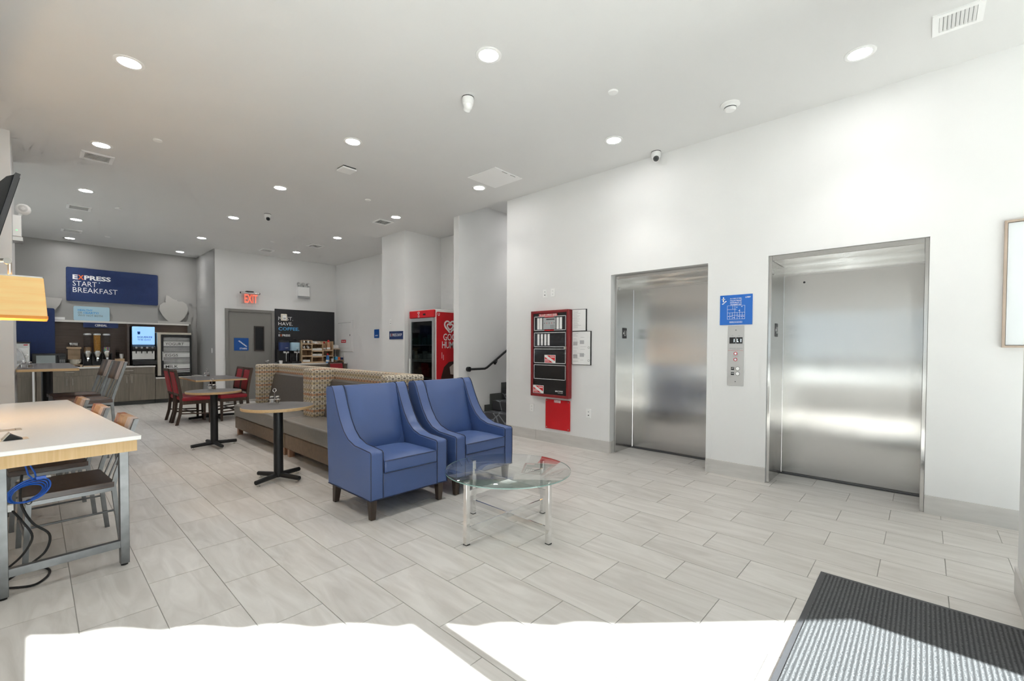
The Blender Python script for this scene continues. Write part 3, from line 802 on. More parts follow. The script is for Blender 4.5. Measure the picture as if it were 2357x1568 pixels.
round_table('round grey table with wooden edge in front of the far booth seat', (1.69, 7.20, 0), .325, .778, math.radians(5))
sq = pedestal('square_table', 'rectangular grey table between the red chairs', 'table', (2.33, 10.02, 0), .785, .045, .39, math.radians(6))
obj('table_top', bx(nb(), -.40, .40, -.66, .64, .755, .785), 'grey_laminate', sq, rot=(0, 0, math.radians(-6)), smooth=False)
bm = nb()
for a in ((-.403, -.40, -.663, .643), (.40, .403, -.663, .643), (-.40, .40, -.663, -.66), (-.40, .40, .64, .643)): bx(bm, *a, .755, .7845)
obj('wood_edge', bm, 'edge_ply', sq, rot=(0, 0, math.radians(-6)), smooth=False)
# bar-height table by the pillar
ht = pedestal('bar_table', 'bar-height grey table with wooden edge beside the pillar', 'table', (.115, 8.35, 0), 1.12, .05, .24, 0)
obj('table_top', prism(nb(), rrect(-.255, .255, -.88, 1.45, .03), 1.09, 1.12, 'xy'), 'grey_laminate', ht, smooth=False)
bm = nb(); o_ = rrect(-.258, .258, -.883, 1.453, .033); i_ = rrect(-.2555, .2555, -.8805, 1.4505, .0305)
prism(bm, o_, 1.09, 1.119, 'xy')
obj('wood_edge', bm, 'edge_ply', ht, smooth=False)
obj('column', cyl(nb(), (0, 1.1, .035), (0, 1.1, 1.07), .05, seg=20), 'black_metal', ht)

# ---- salt and pepper caddies
def caddy():
    t = thing('condiment_caddy', '', 'caddy')
    t['group'] = 'salt and pepper caddies'
    bm = nb()
    for z in (.008, .045):
        tube(bm, [(x, y, z) for x, y in rrect(-.056, .056, -.030, .030, .028)], .0022, 6, True)
    for x in (-.03, .03):
        for y in (-.03, .03): tube(bm, [(x, y, .0), (x, y, .045)], .0022, 6)
    tube(bm, [(-.056, 0, .008), (.056, 0, .008)], .0022, 6)
    obj('wire_rack', bm, 'chrome', t)
    bm = nb(); tube(bm, [(0, 0, .008), (0, 0, .125)] , .0026, 8)
    tube(bm, [(.0, 0, .125)] + [(.016*math.sin(a), 0, .143 - .018*math.cos(a)) for a in (2*PI*i/14 for i in range(15))], .0026, 8)
    obj('handle', bm, 'chrome', t)
    for x, m in ((-.028, 'text_white'), (.028, 'pepper')):
        mat('pepper', (.25, .21, .17), .8)
        j = obj('shaker', lathe(nb(), [(0, .011), (.021, .011), (.023, .018), (.023, .055), (.018, .064)], 18, (x, 0, 0)), 'tube_clear', t)
        obj('filling', lathe(nb(), [(0, .013), (.020, .013), (.0205, .046), (0, .046)], 18, (x, 0, 0)), m, j)
        obj('cap', lathe(nb(), [(.019, .062), (.020, .074), (.014, .081), (0, .083)], 18, (x, 0, 0)), 'chrome', j)
    return t
cb = caddy(); cb.location = (1.755, 5.11, .779); cb.rotation_euler = (0, 0, -.5); cb['label'] = 'wire salt and pepper caddy on the round table nearest the armchairs'
dup(cb, (1.69, 7.30, .779), -.7, 'wire salt and pepper caddy on the round table by the far booth seat')
dup(cb, (2.30, 10.30, .786), -.7, 'wire salt and pepper caddy on the rectangular table between red chairs')
dup(cb, (-.06, 7.75, 1.121), -.6, 'wire salt and pepper caddy on the bar-height table')

# ---- red dining chairs (local: facing +x, origin under the seat centre)
def red_chair():
    t = thing('dining_chair', '', 'chair'); t['group'] = 'red dining chairs'
    w = .215
    for s in (-1, 1):
        y = s*(w-.02)
        bm = nb()   # rear leg, curved, running up as the back post
        P = [(-.285, 0), (-.235, .20), (-.215, .42), (-.225, .55), (-.265, .80), (-.30, .965)]
        pts = [(x-.022, z) for x, z in P] + [(x+.022, z) for x, z in P[::-1]]
        prism(bm, pts, y-.02, y+.02, 'xz'); obj('leg', bm, 'chair_brown', t, bev=.003, seg=1)
        bm = nb(); prism(bm, [(.195, 0), (.225, 0), (.232, .40), (.185, .40)], y-.02, y+.02, 'xz'); obj('leg', bm, 'chair_brown', t, smooth=False)
        obj('side_rail', bx(nb(), -.21, .20, y-.012, y+.012, .355, .415), 'chair_brown', t, smooth=False)
        obj('side_stretcher', bar(nb(), (-.235, y, .20), (.21, y, .17), .018, .022), 'chair_brown', t, smooth=False)
    obj('front_rail', bx(nb(), .192, .216, -.19, .19, .355, .415), 'chair_brown', t, smooth=False)
    obj('cross_stretcher', bar(nb(), (-.02, -.19, .185), (-.02, .19, .185), .018, .022), 'chair_brown', t, smooth=False)
    bm = nb(); bx(bm, -.215, .235, -.222, .222, .415, .485)
    obj('seat', bm, 'red_vinyl', t, bev=.022, seg=4)
    bm = nb(); prism(bm, [(-.262, .55), (-.205, .55), (-.222, .68), (-.258, .82), (-.272, .93), (-.318, .93)], -.176, .176, 'xz')
    obj('backrest', bm, 'red_vinyl', t, bev=.012, seg=3)
    for z, h, x in ((.935, .04, -.297), (.51, .035, -.235)):
        obj('back_rail', bx(nb(), x-.022, x+.022, -.195, .195, z, z+h), 'chair_brown', t, bev=.003, seg=1)
    return t
rc = red_chair(); rc.location = (1.965, 9.73, 0); rc['label'] = 'red vinyl dining chair facing away, nearer of the two left of the rectangular table'
dup(rc, (1.955, 10.20, 0), 0, 'red vinyl dining chair facing away, farther of the two left of the rectangular table')
dup(rc, (2.565, 9.72, 0), PI, 'red vinyl dining chair nearer of the two right of the rectangular table')
dup(rc, (2.575, 10.19, 0), PI, 'red vinyl dining chair farther of the two right of the rectangular table')

# ---- steel and plank chairs (local: facing -x)
def plank_chair(name, seat_z, top_z, cols, seat_mats, w=.44, foot=.25):
    t = thing(name, '', 'chair')
    hw = w/2
    for s in (-1, 1):
        y = s*(hw-.016)
        obj('leg', bar(nb(), (-.225, y, 0), (-.205, y, seat_z-.04), .026, .026, (0, 1, 0)), 'steel_frame', t, smooth=False)
        bm = nb(); pts = [(.235, 0), (.195, seat_z-.03), (.21, seat_z+.04), (.325, top_z)]
        q = [(x-.013, z) for x, z in pts] + [(x+.013, z) for x, z in pts[::-1]]
        prism(bm, q, y-.013, y+.013, 'xz'); obj('leg', bm, 'steel_frame', t, smooth=False)
        obj('side_rod', cyl(nb(), (-.215, y, foot), (.215, y, foot), .007, seg=8), 'steel_frame', t)
        obj('seat_rail', bx(nb(), -.215, .20, y-.012, y+.012, seat_z-.065, seat_z-.04), 'steel_frame', t, smooth=False)
    for x in (-.21, .19): obj('seat_rail', bx(nb(), x-.012, x+.012, -hw+.03, hw-.03, seat_z-.065, seat_z-.04), 'steel_frame', t, smooth=False)
    obj('foot_rod', cyl(nb(), (-.22, -hw+.02, foot-.06), (-.22, hw-.02, foot-.06), .008, seg=8), 'steel_frame', t)
    n = len(seat_mats)
    for i, m in enumerate(seat_mats):
        a = -hw + w*i/n; b = -hw + w*(i+1)/n
        obj('seat_plank', bx(nb(), -.235, .20, a+.0015, b-.0015, seat_z-.04, seat_z), m, t, bev=.003, seg=1)
    # back: block of upright strips carried on two inner flats
    k = .115/(top_z-seat_z-.04)
    def bxat(z): return .21 + k*(z-seat_z-.04)
    z0, z1 = top_z-.20, top_z+.004
    n = len(cols); iw = w-.062
    for i, m in enumerate(cols):
        a = -iw/2 + iw*i/n; b = -iw/2 + iw*(i+1)/n
        bm = nb(); prism(bm, [(bxat(z0)-.026, z0), (bxat(z0)+.016, z0), (bxat(z1)+.016, z1), (bxat(z1)-.026, z1)], a+.0006, b-.0006, 'xz')
        obj('back_plank', bm, m, t, smooth=False)
    for y in (-.07, .07):
        obj('back_bar', bar(nb(), (bxat(seat_z-.05)+.0, y, seat_z-.05), (bxat(z0+.05)+.020, y, z0+.05), .022, .007, (1, 0, 0)), 'steel_frame', t, smooth=False)
    return t
TH = math.radians(4.4)
pc = plank_chair('plank_chair', .455, .872, ['plank_pale', 'plank_light', 'plank_light', 'plank_rust'], ['plank_dark']*1, .50)
pc.location = (.152, 4.34, 0); pc.rotation_euler = (0, 0, TH); pc['group'] = 'steel and wood chairs at the white table'
pc['label'] = 'steel and wood plank chair tucked under the near end of the white table'
dup(pc, (.075, 5.22, 0), TH, 'steel and wood plank chair in the middle of the white table row')
dup(pc, (.005, 6.10, 0), TH, 'steel and wood plank chair at the far end of the white table row')
bs = plank_chair('bar_stool', .775, 1.2, ['plank_pale', 'plank_dark', 'plank_mid', 'plank_dark'], ['plank_dark', 'plank_mid', 'plank_dark'], .52, .30)
bs['category'] = 'stool'; bs.location = (.395, 7.13, 0); bs.rotation_euler = (0, 0, math.radians(5)); bs['group'] = 'tall plank-backed stools'
bs['label'] = 'tall plank-backed steel stool nearer the white table'
dup(bs, (.36, 7.98, 0), math.radians(5), 'tall plank-backed steel stool farther back at the bar-height table')

# ---- long white communal table
wt = thing('communal_table', 'long white-topped table with light wood apron and steel legs', 'table', (.43, 3.70, 0), TH)
# local: x<=0 to the left, y>=0 away
Wd, Ln = .66, 2.92
obj('table_top', bx(nb(), -Wd, .03, -.035, Ln, .797, .823), 'quartz', wt, bev=.003)
bm = nb()
bx(bm, -Wd+.02, .012, -.012, .02, .725, .797); bx(bm, -.02, .012, .02, Ln-.05, .725, .797); bx(bm, -Wd+.02, -Wd+.05, .02, Ln-.05, .725, .797); bx(bm, -Wd+.02, .012, Ln-.05, Ln-.02, .725, .797)
obj('apron', bm, 'apron_wood', wt, smooth=False)
for y in (.005, Ln-.10):
    for x in (-.072, -.585):
        lg = obj('leg', bx(nb(), x, x+.045, y, y+.045, .012, .725), 'steel_frame', wt, smooth=False, bev=.002, seg=1)
        obj('foot', cyl(nb(), (x+.022, y+.022, 0), (x+.022, y+.022, .014), .018, seg=14), 'rubber', lg)
    obj('end_bar', bx(nb(), -.54, -.072, y+.004, y+.041, .118, .162), 'steel_frame', wt, smooth=False)
for k, y in enumerate((.40, .86)):
    # pop-up power outlets let into the top
    b = nb(); bx(b, -.565, -.43, y-.055, y+.055, .8225, .8245); po = obj('outlet_plate', b, 'satin_nickel', wt, smooth=False)
    if k == 0:
        bm = nb(); prism(bm, [(-.535, .8245), (-.455, .8245), (-.510, .862)], y-.04, y+.04, 'xz'); obj('pop_up_outlet', bm, 'black_plastic', po, smooth=False)
        bm = nb(); bar(bm, (-.540, y, .8245), (-.508, y, .866), .084, .004, (1, 0, 0)); obj('lid', bm, 'satin_nickel', po, smooth=False)
    else: obj('slot', bx(nb(), -.46, -.455, y-.03, y+.03, .8246, .8252), 'black_plastic', po, smooth=False)
# cables under the table
cc = thing('cable_coil', 'coiled blue network cable hanging under the white table', 'cable', (-.03, 3.72, .57))
bm = nb()
for j in range(4):
    r0 = .085 - .008*j; cx = -.002*j
    tube(bm, [(cx + r0*1.02*math.cos(a), .012*math.sin(a*2+j) + .006*j, -.005*j + (r0*.72)*math.sin(a) + .25*r0*math.cos(a)) for a in (2*PI*i/28 for i in range(28))], .0042, 6, True)
tube(bm, [(.02, .0, .06), (.0, .0, .09), (-.015, .0, .16)], .0042, 6); tube(bm, [(.03, .01, .06), (.025, .0, .10), (.0, .0, .16)], .0042, 6)
obj('loops', bm, 'cable_blue', cc)
bm = nb(); bx(bm, .03, .07, -.008, .008, .058, .074); obj('plug_boot', bm, 'cable_blue', cc, smooth=False)
obj('plug', bx(nb(), .07, .088, -.006, .006, .06, .072), 'tube_clear', cc, smooth=False)
obj('tie', tube(nb(), [(.0 + .012*math.cos(a), .012*math.sin(a)*0+.0, -.065 + .014*math.sin(a)) for a in (2*PI*i/12 for i in range(12))], .003, 6, True), 'rubber', cc)
pcb = thing('power_cord', 'black power cord looping from the white table to the floor', 'cord', (0, 0, 0))
obj('cord', tube(nb(), curve([(-.06, 4.05, .60), (-.065, 3.98, .45), (-.02, 3.92, .33), (.05, 3.88, .25), (.035, 3.86, .16), (-.03, 3.86, .10), (-.10, 3.86, .05), (-.13, 3.9, .02)]), .0065, 8), 'rubber', pcb)
obj('cord', tube(nb(), curve([(-.11, 4.0, .42), (-.06, 3.95, .34), (-.02, 3.90, .25), (-.06, 3.88, .16), (-.12, 3.88, .10)]), .006, 8), 'rubber', pcb)
obj('cord', tube(nb(), curve([(-.16, 3.84, .012), (-.03, 3.76, .008), (.03, 3.82, .008), (.05, 3.93, .008), (.02, 4.02, .008), (-.05, 4.06, .008), (-.2, 4.0, .008)]), .0065, 8), 'rubber', pcb)
obj('plug', bx(nb(), -.13, -.095, 3.985, 4.015, .40, .44), 'white_plastic', pcb, smooth=False)

# ---- booth seating: two facing-out modules with hexagon fabric backs
def booth(label, y0, y1, wingfar=True):
    L = y1 - y0; t = thing('booth_seat', label, 'booth', (2.15, y0, 0)); t['group'] = 'booth seats'
    W = .15
    obj('base', bx(nb(), .0, .62, .006, L-.006, .10, .285), 'tan_suede', t, bev=.015, seg=3)
    obj('seat_cushion', bx(nb(), -.015, .60, .002, L-.002, .288, .475), 'taupe_vinyl', t, bev=.03, seg=4)
    obj('back_panel', bx(nb(), .59, .745, 0, L, .06, 1.095), 'hex_fabric', t, bev=.025, seg=3, uv=True)
    for a in (0.0, L-W):
        obj('wing', bx(nb(), .29, .60, a, a+W, .46, 1.10), 'hex_fabric', t, bev=.028, seg=3, uv=True)
    bm = nb(); prism(bm, [(.42, .47), (.50, .47), (.595, .50), (.60, .955), (.565, .965), (.53, .94)], W+.01, L-W-.01, 'xz')
    obj('back_cushion', bm, 'brown_leather', t, bev=.03, seg=4)
    for y in (.08, L-.08):
        for x in (.05, .60): obj('leg', bx(nb(), x-.032, x+.032, y-.032, y+.032, 0, .10), 'leg_wood', t, smooth=False)
    return t
booth('long booth seat with hexagon-patterned back directly behind the blue armchairs', 3.985, 5.93)
booth('far booth seat with hexagon-patterned back and dark brown cushion', 5.935, 7.97)

# ---- entrance mat
em = thing('floor_mat', 'charcoal ribbed entrance mat half in the sunlight', 'mat', (3.33, .45, 0))
obj('border', bx(nb(), -1.35, 0, -2.2, 0, .0005, .006), 'dark_grey', em, smooth=False)
obj('pile', bx(nb(), -1.325, -.025, -2.17, -.025, .001, .010), 'mat_ribs', em, bev=.004, smooth=False)

# ---- lamp, screen and emergency light on the window side
lp = thing('swing_arm_lamp', 'lit wood-veneer lamp shade on a swing arm over the white table', 'lamp', (-.74, 5.2, 1.95))
bm = nb()
def frus(bm, x0, x1, y0, y1, z0, dx, z1, t=.004):
    for sx0, sx1, sy0, sy1 in ((x0, x1, y0, y0+t), (x0, x1, y1-t, y1), (x0, x0+t, y0, y1), (x1-t, x1, y0, y1)):
        vs = bx(bm, sx0, sx1, sy0, sy1, z0, z1)
    cx, cy = (x0+x1)/2, (y0+y1)/2
    for v in bm.verts:
        if v.co.z > (z0+z1)/2: v.co.x = cx + (v.co.x-cx)*(1-dx); v.co.y = cy + (v.co.y-cy)*(1-dx)
frus(bm, .30, .815, -.25, .25, -.33, .07, -.04)
obj('shade', bm, 'veneer_shade', lp, smooth=False)
bm = nb(); frus(bm, .318, .797, -.232, .232, -.04, 0, -.03); obj('shade_rim', bm, 'white_plastic', lp, smooth=False)
bm = nb(); frus(bm, .296, .819, -.254, .254, -.352, 0, -.33); mat('amber_rim', (.60, .24, .04), .5, emit=(1, .38, .06), es=.25); obj('shade_hem', bm, 'amber_rim', lp, smooth=False)
obj('arm', tube(nb(), [(0, 0, .0), (.30, -.1, .03), (.60, -.20, .075)], .013, 10), 'satin_nickel', lp)
obj('joint', cyl(nb(), (.615, -.23, .07), (.615, -.17, .07), .022), 'satin_nickel', lp)
obj('stem', cyl(nb(), (.625, -.20, .06), (.625, -.16, -.16), .0125), 'satin_nickel', lp)
obj('wall_plate', bx(nb(), -.008, .02, -.06, .06, -.10, .10), 'satin_nickel', lp, bev=.004)
bu = obj('bulb', lathe(nb(), [(0, -.27), (.03, -.25), (.035, -.22), (.02, -.17), (.014, -.15)], 16, (.56, 0, 0)), 'glow_bulb' if False else mat('glow_bulb', (1, .8, .5), .5, emit=(1, .62, .28), es=18), lp)
ll = bpy.data.lights.new('lamp_light', 'POINT'); ll.energy = 27; ll.color = (1, .68, .36); ll.shadow_soft_size = .06
lo = bpy.data.objects.new('lamp_light', ll); COL.objects.link(lo); lo.parent = lp; lo.location = (.56, 0, -.22)
tv = thing('wall_screen', 'black television tilted on its wall bracket, seen from the edge', 'television', (-.345, 4.5, 2.25), math.radians(7))
TM = Matrix.Translation((.13, 0, -.16)) @ Matrix.Rotation(math.radians(13), 4, 'Y')
obj('screen', bx(nb(), .060, .064, .02, 1.18, .02, .48, TM), 'glass_dark', tv, smooth=False)
obj('bezel', bx(nb(), .035, .060, 0, 1.2, 0, .50, TM), 'dark_grey', tv, smooth=False)
bm = nb(); prism(bm, [(.034, .01), (.034, .49), (.005, .46), (-.035, .36), (-.05, .2), (-.04, .05), (-.01, .01)], .03, 1.17, 'xz')
for v in bm.verts: v.co = TM @ v.co
obj('casing', bm, 'black_plastic', tv)
bm = nb(); bar(bm, (.10, .6, .05), (-.33, .6, .05), .06, .04); obj('bracket', bm, 'black_metal', tv, smooth=False)
obj('wall_plate', bx(nb(), -.335, -.315, .45, .75, -.10, .20), 'black_metal', tv, smooth=False)
el = thing('emergency_light', 'white emergency lamp box with round head on the pillar', 'emergency light', (-.15, 7.62, 2.62))
obj('housing', bx(nb(), 0, .07, -.12, .12, 0, .24), 'white_plastic', el, bev=.008)
obj('heat_sink', bx(nb(), .002, .08, -.11, .11, -.045, -.002), 'aluminium', el, smooth=False)
bm = nb(); lathe(bm, [(0, .062), (.035, .055), (.058, .03), (.064, 0), (.058, -.03), (.035, -.055), (0, -.062)], 20, (.085, -.05, .325)); obj('lamp_head', bm, 'white_plastic', el)
obj('lens', cyl(nb(), (.085, -.110, .325), (.085, -.118, .325), .038, seg=20), 'tube_clear', el)
obj('neck', cyl(nb(), (.05, -.04, .24), (.07, -.045, .285), .018), 'white_plastic', el)
obj('indicator', disc(nb(), (.035, -.121, .07), .006, 'y', t=.003), mat('green_led', (.1, .8, .2), .4, emit=(.1, 1, .2), es=2), el)

# ---- framed canvas by the entrance
cv = wthing('framed_canvas', 'large white canvas in a thin oak frame right of the elevators', 'picture', 'R', -.44, 1.41)
obj('canvas', bx(nb(), .02, 1.18, -.022, -.004, .02, .96), 'picture_white', cv, smooth=False)
for a in ((0, .016, 0, .98), (1.184, 1.20, 0, .98), (.016, 1.184, 0, .016), (.016, 1.184, .964, .98)):
    obj('frame_strip', bx(nb(), a[0], a[1], -.038, 0, a[2], a[3]), 'oak_frame', cv, smooth=False)

# ================================================================== elevator wall fittings
def flat(parent, name, x0, x1, z0, z1, m, y0=-.003, y1=0.0, **k):
    return obj(name, bx(nb(), x0, x1, y0, y1, z0, z1), m, parent, smooth=False, **k)
fa = wthing('fire_alarm_panel', 'tall red-framed fire alarm command panel on the wall', 'alarm panel', 'R', 4.322, .672)
W, H = .69, 1.257
for a in ((0, .038, 0, H), (W-.038, W, 0, H), (.038, W-.038, 0, .038), (.038, W-.038, H-.038, H)):
    obj('frame', bx(nb(), a[0], a[1], -.085, 0, a[2], a[3]), 'red_metal', fa, bev=.006)
dr = obj('door', bx(nb(), .038, W-.038, -.068, -.01, .038, H-.038), 'black_plastic', fa, smooth=False)
mat('panel_grey', (.42, .43, .44), .5); mat('smoked', (.022, .022, .024), .12)
for i, (t0, t1) in enumerate(((.083, .288), (.318, .528), (.555, .765), (.79, 1.0))):
    z1, z0 = H-t0, H-t1
    wn = obj('window', bx(nb(), .055, W-.058, -.0695, -.0675, z0, z1), 'smoked', dr, smooth=False)
    bm = nb(); e = .0065
    for a in ((.055, W-.058, z0, z0+e), (.055, W-.058, z1-e, z1), (.055, .055+e, z0, z1), (W-.058-e, W-.058, z0, z1)): bx(bm, a[0], a[1], -.072, -.069, a[2], a[3])
    obj('window_trim', bm, 'text_white', dr, smooth=False)
    if i == 0:
        flat(dr, 'control_unit', .225, .455, z0+.018, z1-.022, 'panel_grey', -.0725, -.0695)
        flat(dr, 'lcd', .285, .435, z1-.055, z1-.038, 'dark_grey', -.0735, -.0725)
        for x in (.115, .165, .47, .525):
            flat(dr, 'label_strip', x, x+.042, z0+.016, z1-.022, 'paper', -.0725, -.0695)
        for k in range(5): obj('button', disc(nb(), (.25+.045*k, -.0735, z0+.105), .006, 'y', 10, .003), 'bright_red' if k % 2 else 'dark_grey', dr)
        for k in range(4):
            for j in range(3): obj('button', disc(nb(), (.37+.02*k, -.0735, z0+.035+.018*j), .005, 'y', 8, .003), 'dark_grey', dr)
        flat(dr, 'warning_strip', .25, .425, z0-.006, z0+.008, 'bright_red', -.0738, -.072)
    if i == 1:
        for x in (.12, .185, .25, .31): flat(dr, 'label_strip', x, x+.038, z0+.022, z1-.022, 'paper', -.0725, -.0695)
flat(dr, 'title_band', .145, .485, H-.082, H-.045, 'bright_red', -.0725, -.068)
text(dr, 'FIRE ALARM COMMAND CENTER', .155, H-.076, .026, 'text_white', y=-.0732, w=.32, bold=.012)
flat(dr, 'title_band', .255, .425, H-.098, H-.088, 'bright_red', -.0735, -.0722)
for (x, z) in ((.255, .495), (.04, .045)):
    s = flat(dr, 'warning_sticker', x, x+.20, z, z+.118, 'paper', -.0728, -.0698)
    for pts in ([(x+.008, z+.008), (x+.155, z+.008), (x+.008, z+.088)], [(x+.045, z+.11), (x+.192, z+.11), (x+.192, z+.03)]):
        obj('red_field', prism(nb(), pts, -.0738, -.0728, 'xz'), 'bright_red', s, smooth=False)
    for k, (xx, zz, ww) in enumerate(((.10, .092, .08), (.115, .08, .07), (.012, .05, .06), (.012, .036, .075), (.012, .022, .085))):
        flat(s, 'print_line', x+xx, x+xx+ww, z+zz, z+zz+.006, 'paper', -.0745, -.0738)
text(dr, 'NOTIFIER', .475, .085, .020, 'text_white', y=-.0695, w=.115, bold=.01)
text(dr, 'by Honeywell', .50, .064, .012, 'text_white', y=-.0695, w=.085)
obj('logo_mark', disc(nb(), (.462, -.069, .094), .011, 'y', 16, .003), 'text_white', dr)
obj('latch', cyl(nb(), (W-.06, -.068, .715), (W-.06, -.085, .715), .024, .02, 20), 'satin_nickel', dr)
rp = wthing('battery_box_cover', 'plain red metal cover plate below the fire alarm panel', 'cover plate', 'R', 4.085, .205)
obj('plate', bx(nb(), 0, .435, -.02, 0, 0, .43), 'bright_red', rp, bev=.003, seg=1)
flat(rp, 'title_band', .16, .275, .39, .425, 'text_white', -.0212, -.0198)
text(rp, 'FIRE ALARM', .165, .41, .010, 'bright_red', y=-.0216, w=.10, bold=.02); text(rp, 'BATTERY BOX', .165, .394, .010, 'bright_red', y=-.0216, w=.105, bold=.02)
for x in (.022, .413):
    for z in (.022, .408): obj('screw', disc(nb(), (x, -.0215, z), .008, 'y', 12, .003), 'satin_nickel', rp)
def doc(label, u, z, w, h, lines, diagram=False):
    r = wthing('framed_notice', label, 'notice', 'R', u, z, group='framed notices')
    obj('frame', bx(nb(), 0, w, -.014, 0, 0, h), 'black_plastic', r, smooth=False)
    p = flat(r, 'sheet', .006, w-.012, .006, h-.006, 'paper', -.0152, -.013)
    mat('print_grey', (.45, .45, .46), .7)
    for i in range(lines):
        zz = h - .03 - i*(h-.06)/lines; ln = random.uniform(.35, .8)*(w-.06); x0 = .025 if i % 3 else .02
        if diagram: x0 = random.choice((.02, .02, w*.45)); ln = random.uniform(.15, .35)*w
        flat(p, 'print_line', x0, x0+ln, zz, zz+.0035, 'print_grey', -.0160, -.0152)
    if diagram:
        for zz in (h*.2, h*.58):
            flat(p, 'print_block', .02, .09, zz, zz+.05, 'print_grey', -.0158, -.0152)
            flat(p, 'print_block', .13, .20, zz+.02, zz+.07, 'print_grey', -.0158, -.0152)
            obj('stamp', tube(nb(), [(w-.035+.014*math.cos(a), -.0160, zz-.03+.014*math.sin(a)) for a in (2*PI*i/16 for i in range(16))], .0015, 4, True), 'text_black', p)
    return r
doc('small framed typed notice above, right of the fire alarm panel', 3.622, 1.622, .237, .302, 16)
doc('larger framed wiring diagram below the typed notice', 3.620, 1.154, .311, .465, 22, True)
def outlet(label, wall, u, z, jack=False):
    r = wthing('wall_outlet', label, 'outlet', wall, u, z, group='wall outlets')
    obj('plate', bx(nb(), 0, .075, -.006, 0, 0, .12), 'white_plastic', r, bev=.002)
    for zz in (.035, .082):
        if jack: obj('jack', bx(nb(), .030, .046, -.008, -.005, zz-.006, zz+.008), 'dark_grey' if zz < .05 else 'panel_grey', r, smooth=False)
        else:
            obj('socket', bx(nb(), .022, .053, -.0075, -.005, zz-.015, zz+.015), 'white_plastic', r, bev=.002)
            for dx in (.032, .043): obj('slot', bx(nb(), dx-.0015, dx+.0015, -.0082, -.0072, zz-.004, zz+.007), 'dark_grey', r, smooth=False)
    return r
outlet('white jack plate with a dark port above the fire alarm panel', 'R', 4.157, 2.129, True)
outlet('white power outlet above the fire alarm panel', 'R', 4.010, 2.131)
outlet('white power outlet low on the wall left of the red cover plate', 'R', 4.400, .417)
outlet('white jack plate low on the wall right of the red cover plate', 'R', 3.384, .433, True)
outlet('small white outlet above the express shop sign', 'K', 8.18, 1.84, True)

mp = wthing('evacuation_map', 'blue lobby evacuation map sign above the elevator call panel', 'sign', 'R', 1.655, 1.648)
obj('plate', bx(nb(), 0, .324, -.006, 0, 0, .322), mat('map_blue', (.015, .15, .58), .3), mp, smooth=False)
for i, s in enumerate(('IN CASE OF FIRE,', 'FOLLOW THE EXIT', 'ROUTE BELOW TO', 'THE NEAREST EXIT')): text(mp, s, .162, .275 - .021*i, .013, 'text_white', y=-.0066, w=.115, bold=.015, align='c')
text(mp, 'LOBBY', .255, .283, .015, 'text_white', y=-.0066, w=.053, bold=.02)
zz = [(.02, .225), (.035, .225), (.035, .233), (.045, .233), (.045, .242), (.055, .242), (.055, .251), (.066, .251), (.066, .262), (.060, .262), (.050, .256), (.050, .248), (.04, .248), (.04, .24), (.02, .232)]
obj('running_figure', prism(nb(), zz, -.0072, -.006, 'xz'), 'text_white', mp, smooth=False)
bm = nb(); disc(bm, (.034, -.0066, .298), .006, 'y', 12); bx(bm, .028, .04, -.0072, -.006, .25, .29); bx(bm, .016, .052, -.0072, -.006, .276, .283); obj('running_figure', bm, 'text_white', mp, smooth=False)
bm = nb()
for a in ((.075, .25, .06), (.075, .25, .205), (.075, .17, .165), (.075, .25, .13), (.12, .25, .10)): bx(bm, a[0], a[1], -.0070, -.006, a[2], a[2]+.0022)
for a in ((.075, .06, .205), (.25, .06, .205), (.10, .06, .13), (.125, .06, .13), (.15, .06, .205), (.175, .06, .13), (.2, .06, .13), (.225, .06, .13), (.13, .165, .205), (.20, .13, .165)): bx(bm, a[0], a[0]+.0022, -.0070, -.006, a[1], a[2])
for x, z in ((.083, .09), (.107, .09), (.137, .075), (.185, .085), (.21, .085), (.232, .085), (.165, .185), (.215, .19), (.19, .148)): bx(bm, x, x+.013, -.0072, -.006, z, z+.005)
obj('floor_plan', bm, 'text_white', mp, smooth=False)
bm = nb(); e = .0015
for a in ((.10, .225, .02), (.10, .225, .036)): bx(bm, a[0], a[1], -.007, -.006, a[2], a[2]+e)
for x in (.10, .225): bx(bm, x, x+e, -.007, -.006, .02, .0375)
obj('caption_box', bm, 'text_white', mp, smooth=False)
text(mp, 'LEGEND YOU ARE HERE', .105, .025, .007, 'text_white', y=-.0066, w=.115, bold=.01)

cp = wthing('elevator_call_panel', 'brushed steel elevator call panel with floor displays between the doors', 'control panel', 'R', 1.570, .990)
obj('plate', bx(nb(), 0, .162, -.006, 0, 0, .645), mat('plate_steel', (.55, .54, .53), .38, .8), cp, smooth=False, bev=.0015, seg=1)
for x, s in ((.017, ' 1'), (.085, 'L1')):
    d = obj('display', bx(nb(), x, x+.063, -.0075, -.005, .455, .523), 'black_plastic', cp, smooth=False)
    if s == 'L1': text(d, 'L', x+.008, .472, .034, 'display_white', y=-.008, w=.014, bold=.02)
    text(d, 'l', x+.045, .472, .034, 'display_white', y=-.008, w=.005, bold=.02)
text(cp, 'CAR 1', .036, .537, .007, 'text_grey', y=-.0065, w=.022); text(cp, 'CAR 2', .102, .537, .007, 'text_grey', y=-.0065, w=.022)
text(cp, 'FIREFIGHTERS OPERATION', .018, .400, .007, 'text_grey', y=-.0065, w=.13); text(cp, 'TO RECALL ELEVATORS', .045, .388, .006, 'text_grey', y=-.0065, w=.075)
text(cp, 'INSERT FIRE KEY AND TURN TO RECALL', .006, .379, .005, 'bright_red', y=-.0065, w=.15); text(cp, 'FIRE RECALL', .052, .318, .006, 'text_grey', y=-.0065, w=.06)
for z, n in ((.347, 'key_switch'), (.283, 'call_light')):
    obj(n, lathe(nb(), [(.018, 0), (.018, -.004), (.0125, -.005)], 20), 'bright_red', cp, (.081, -.010, z), (-PI/2, 0, 0))
    obj(n, disc(nb(), (.081, -.008, z), .012, 'y', 18, .005), 'chrome', cp)
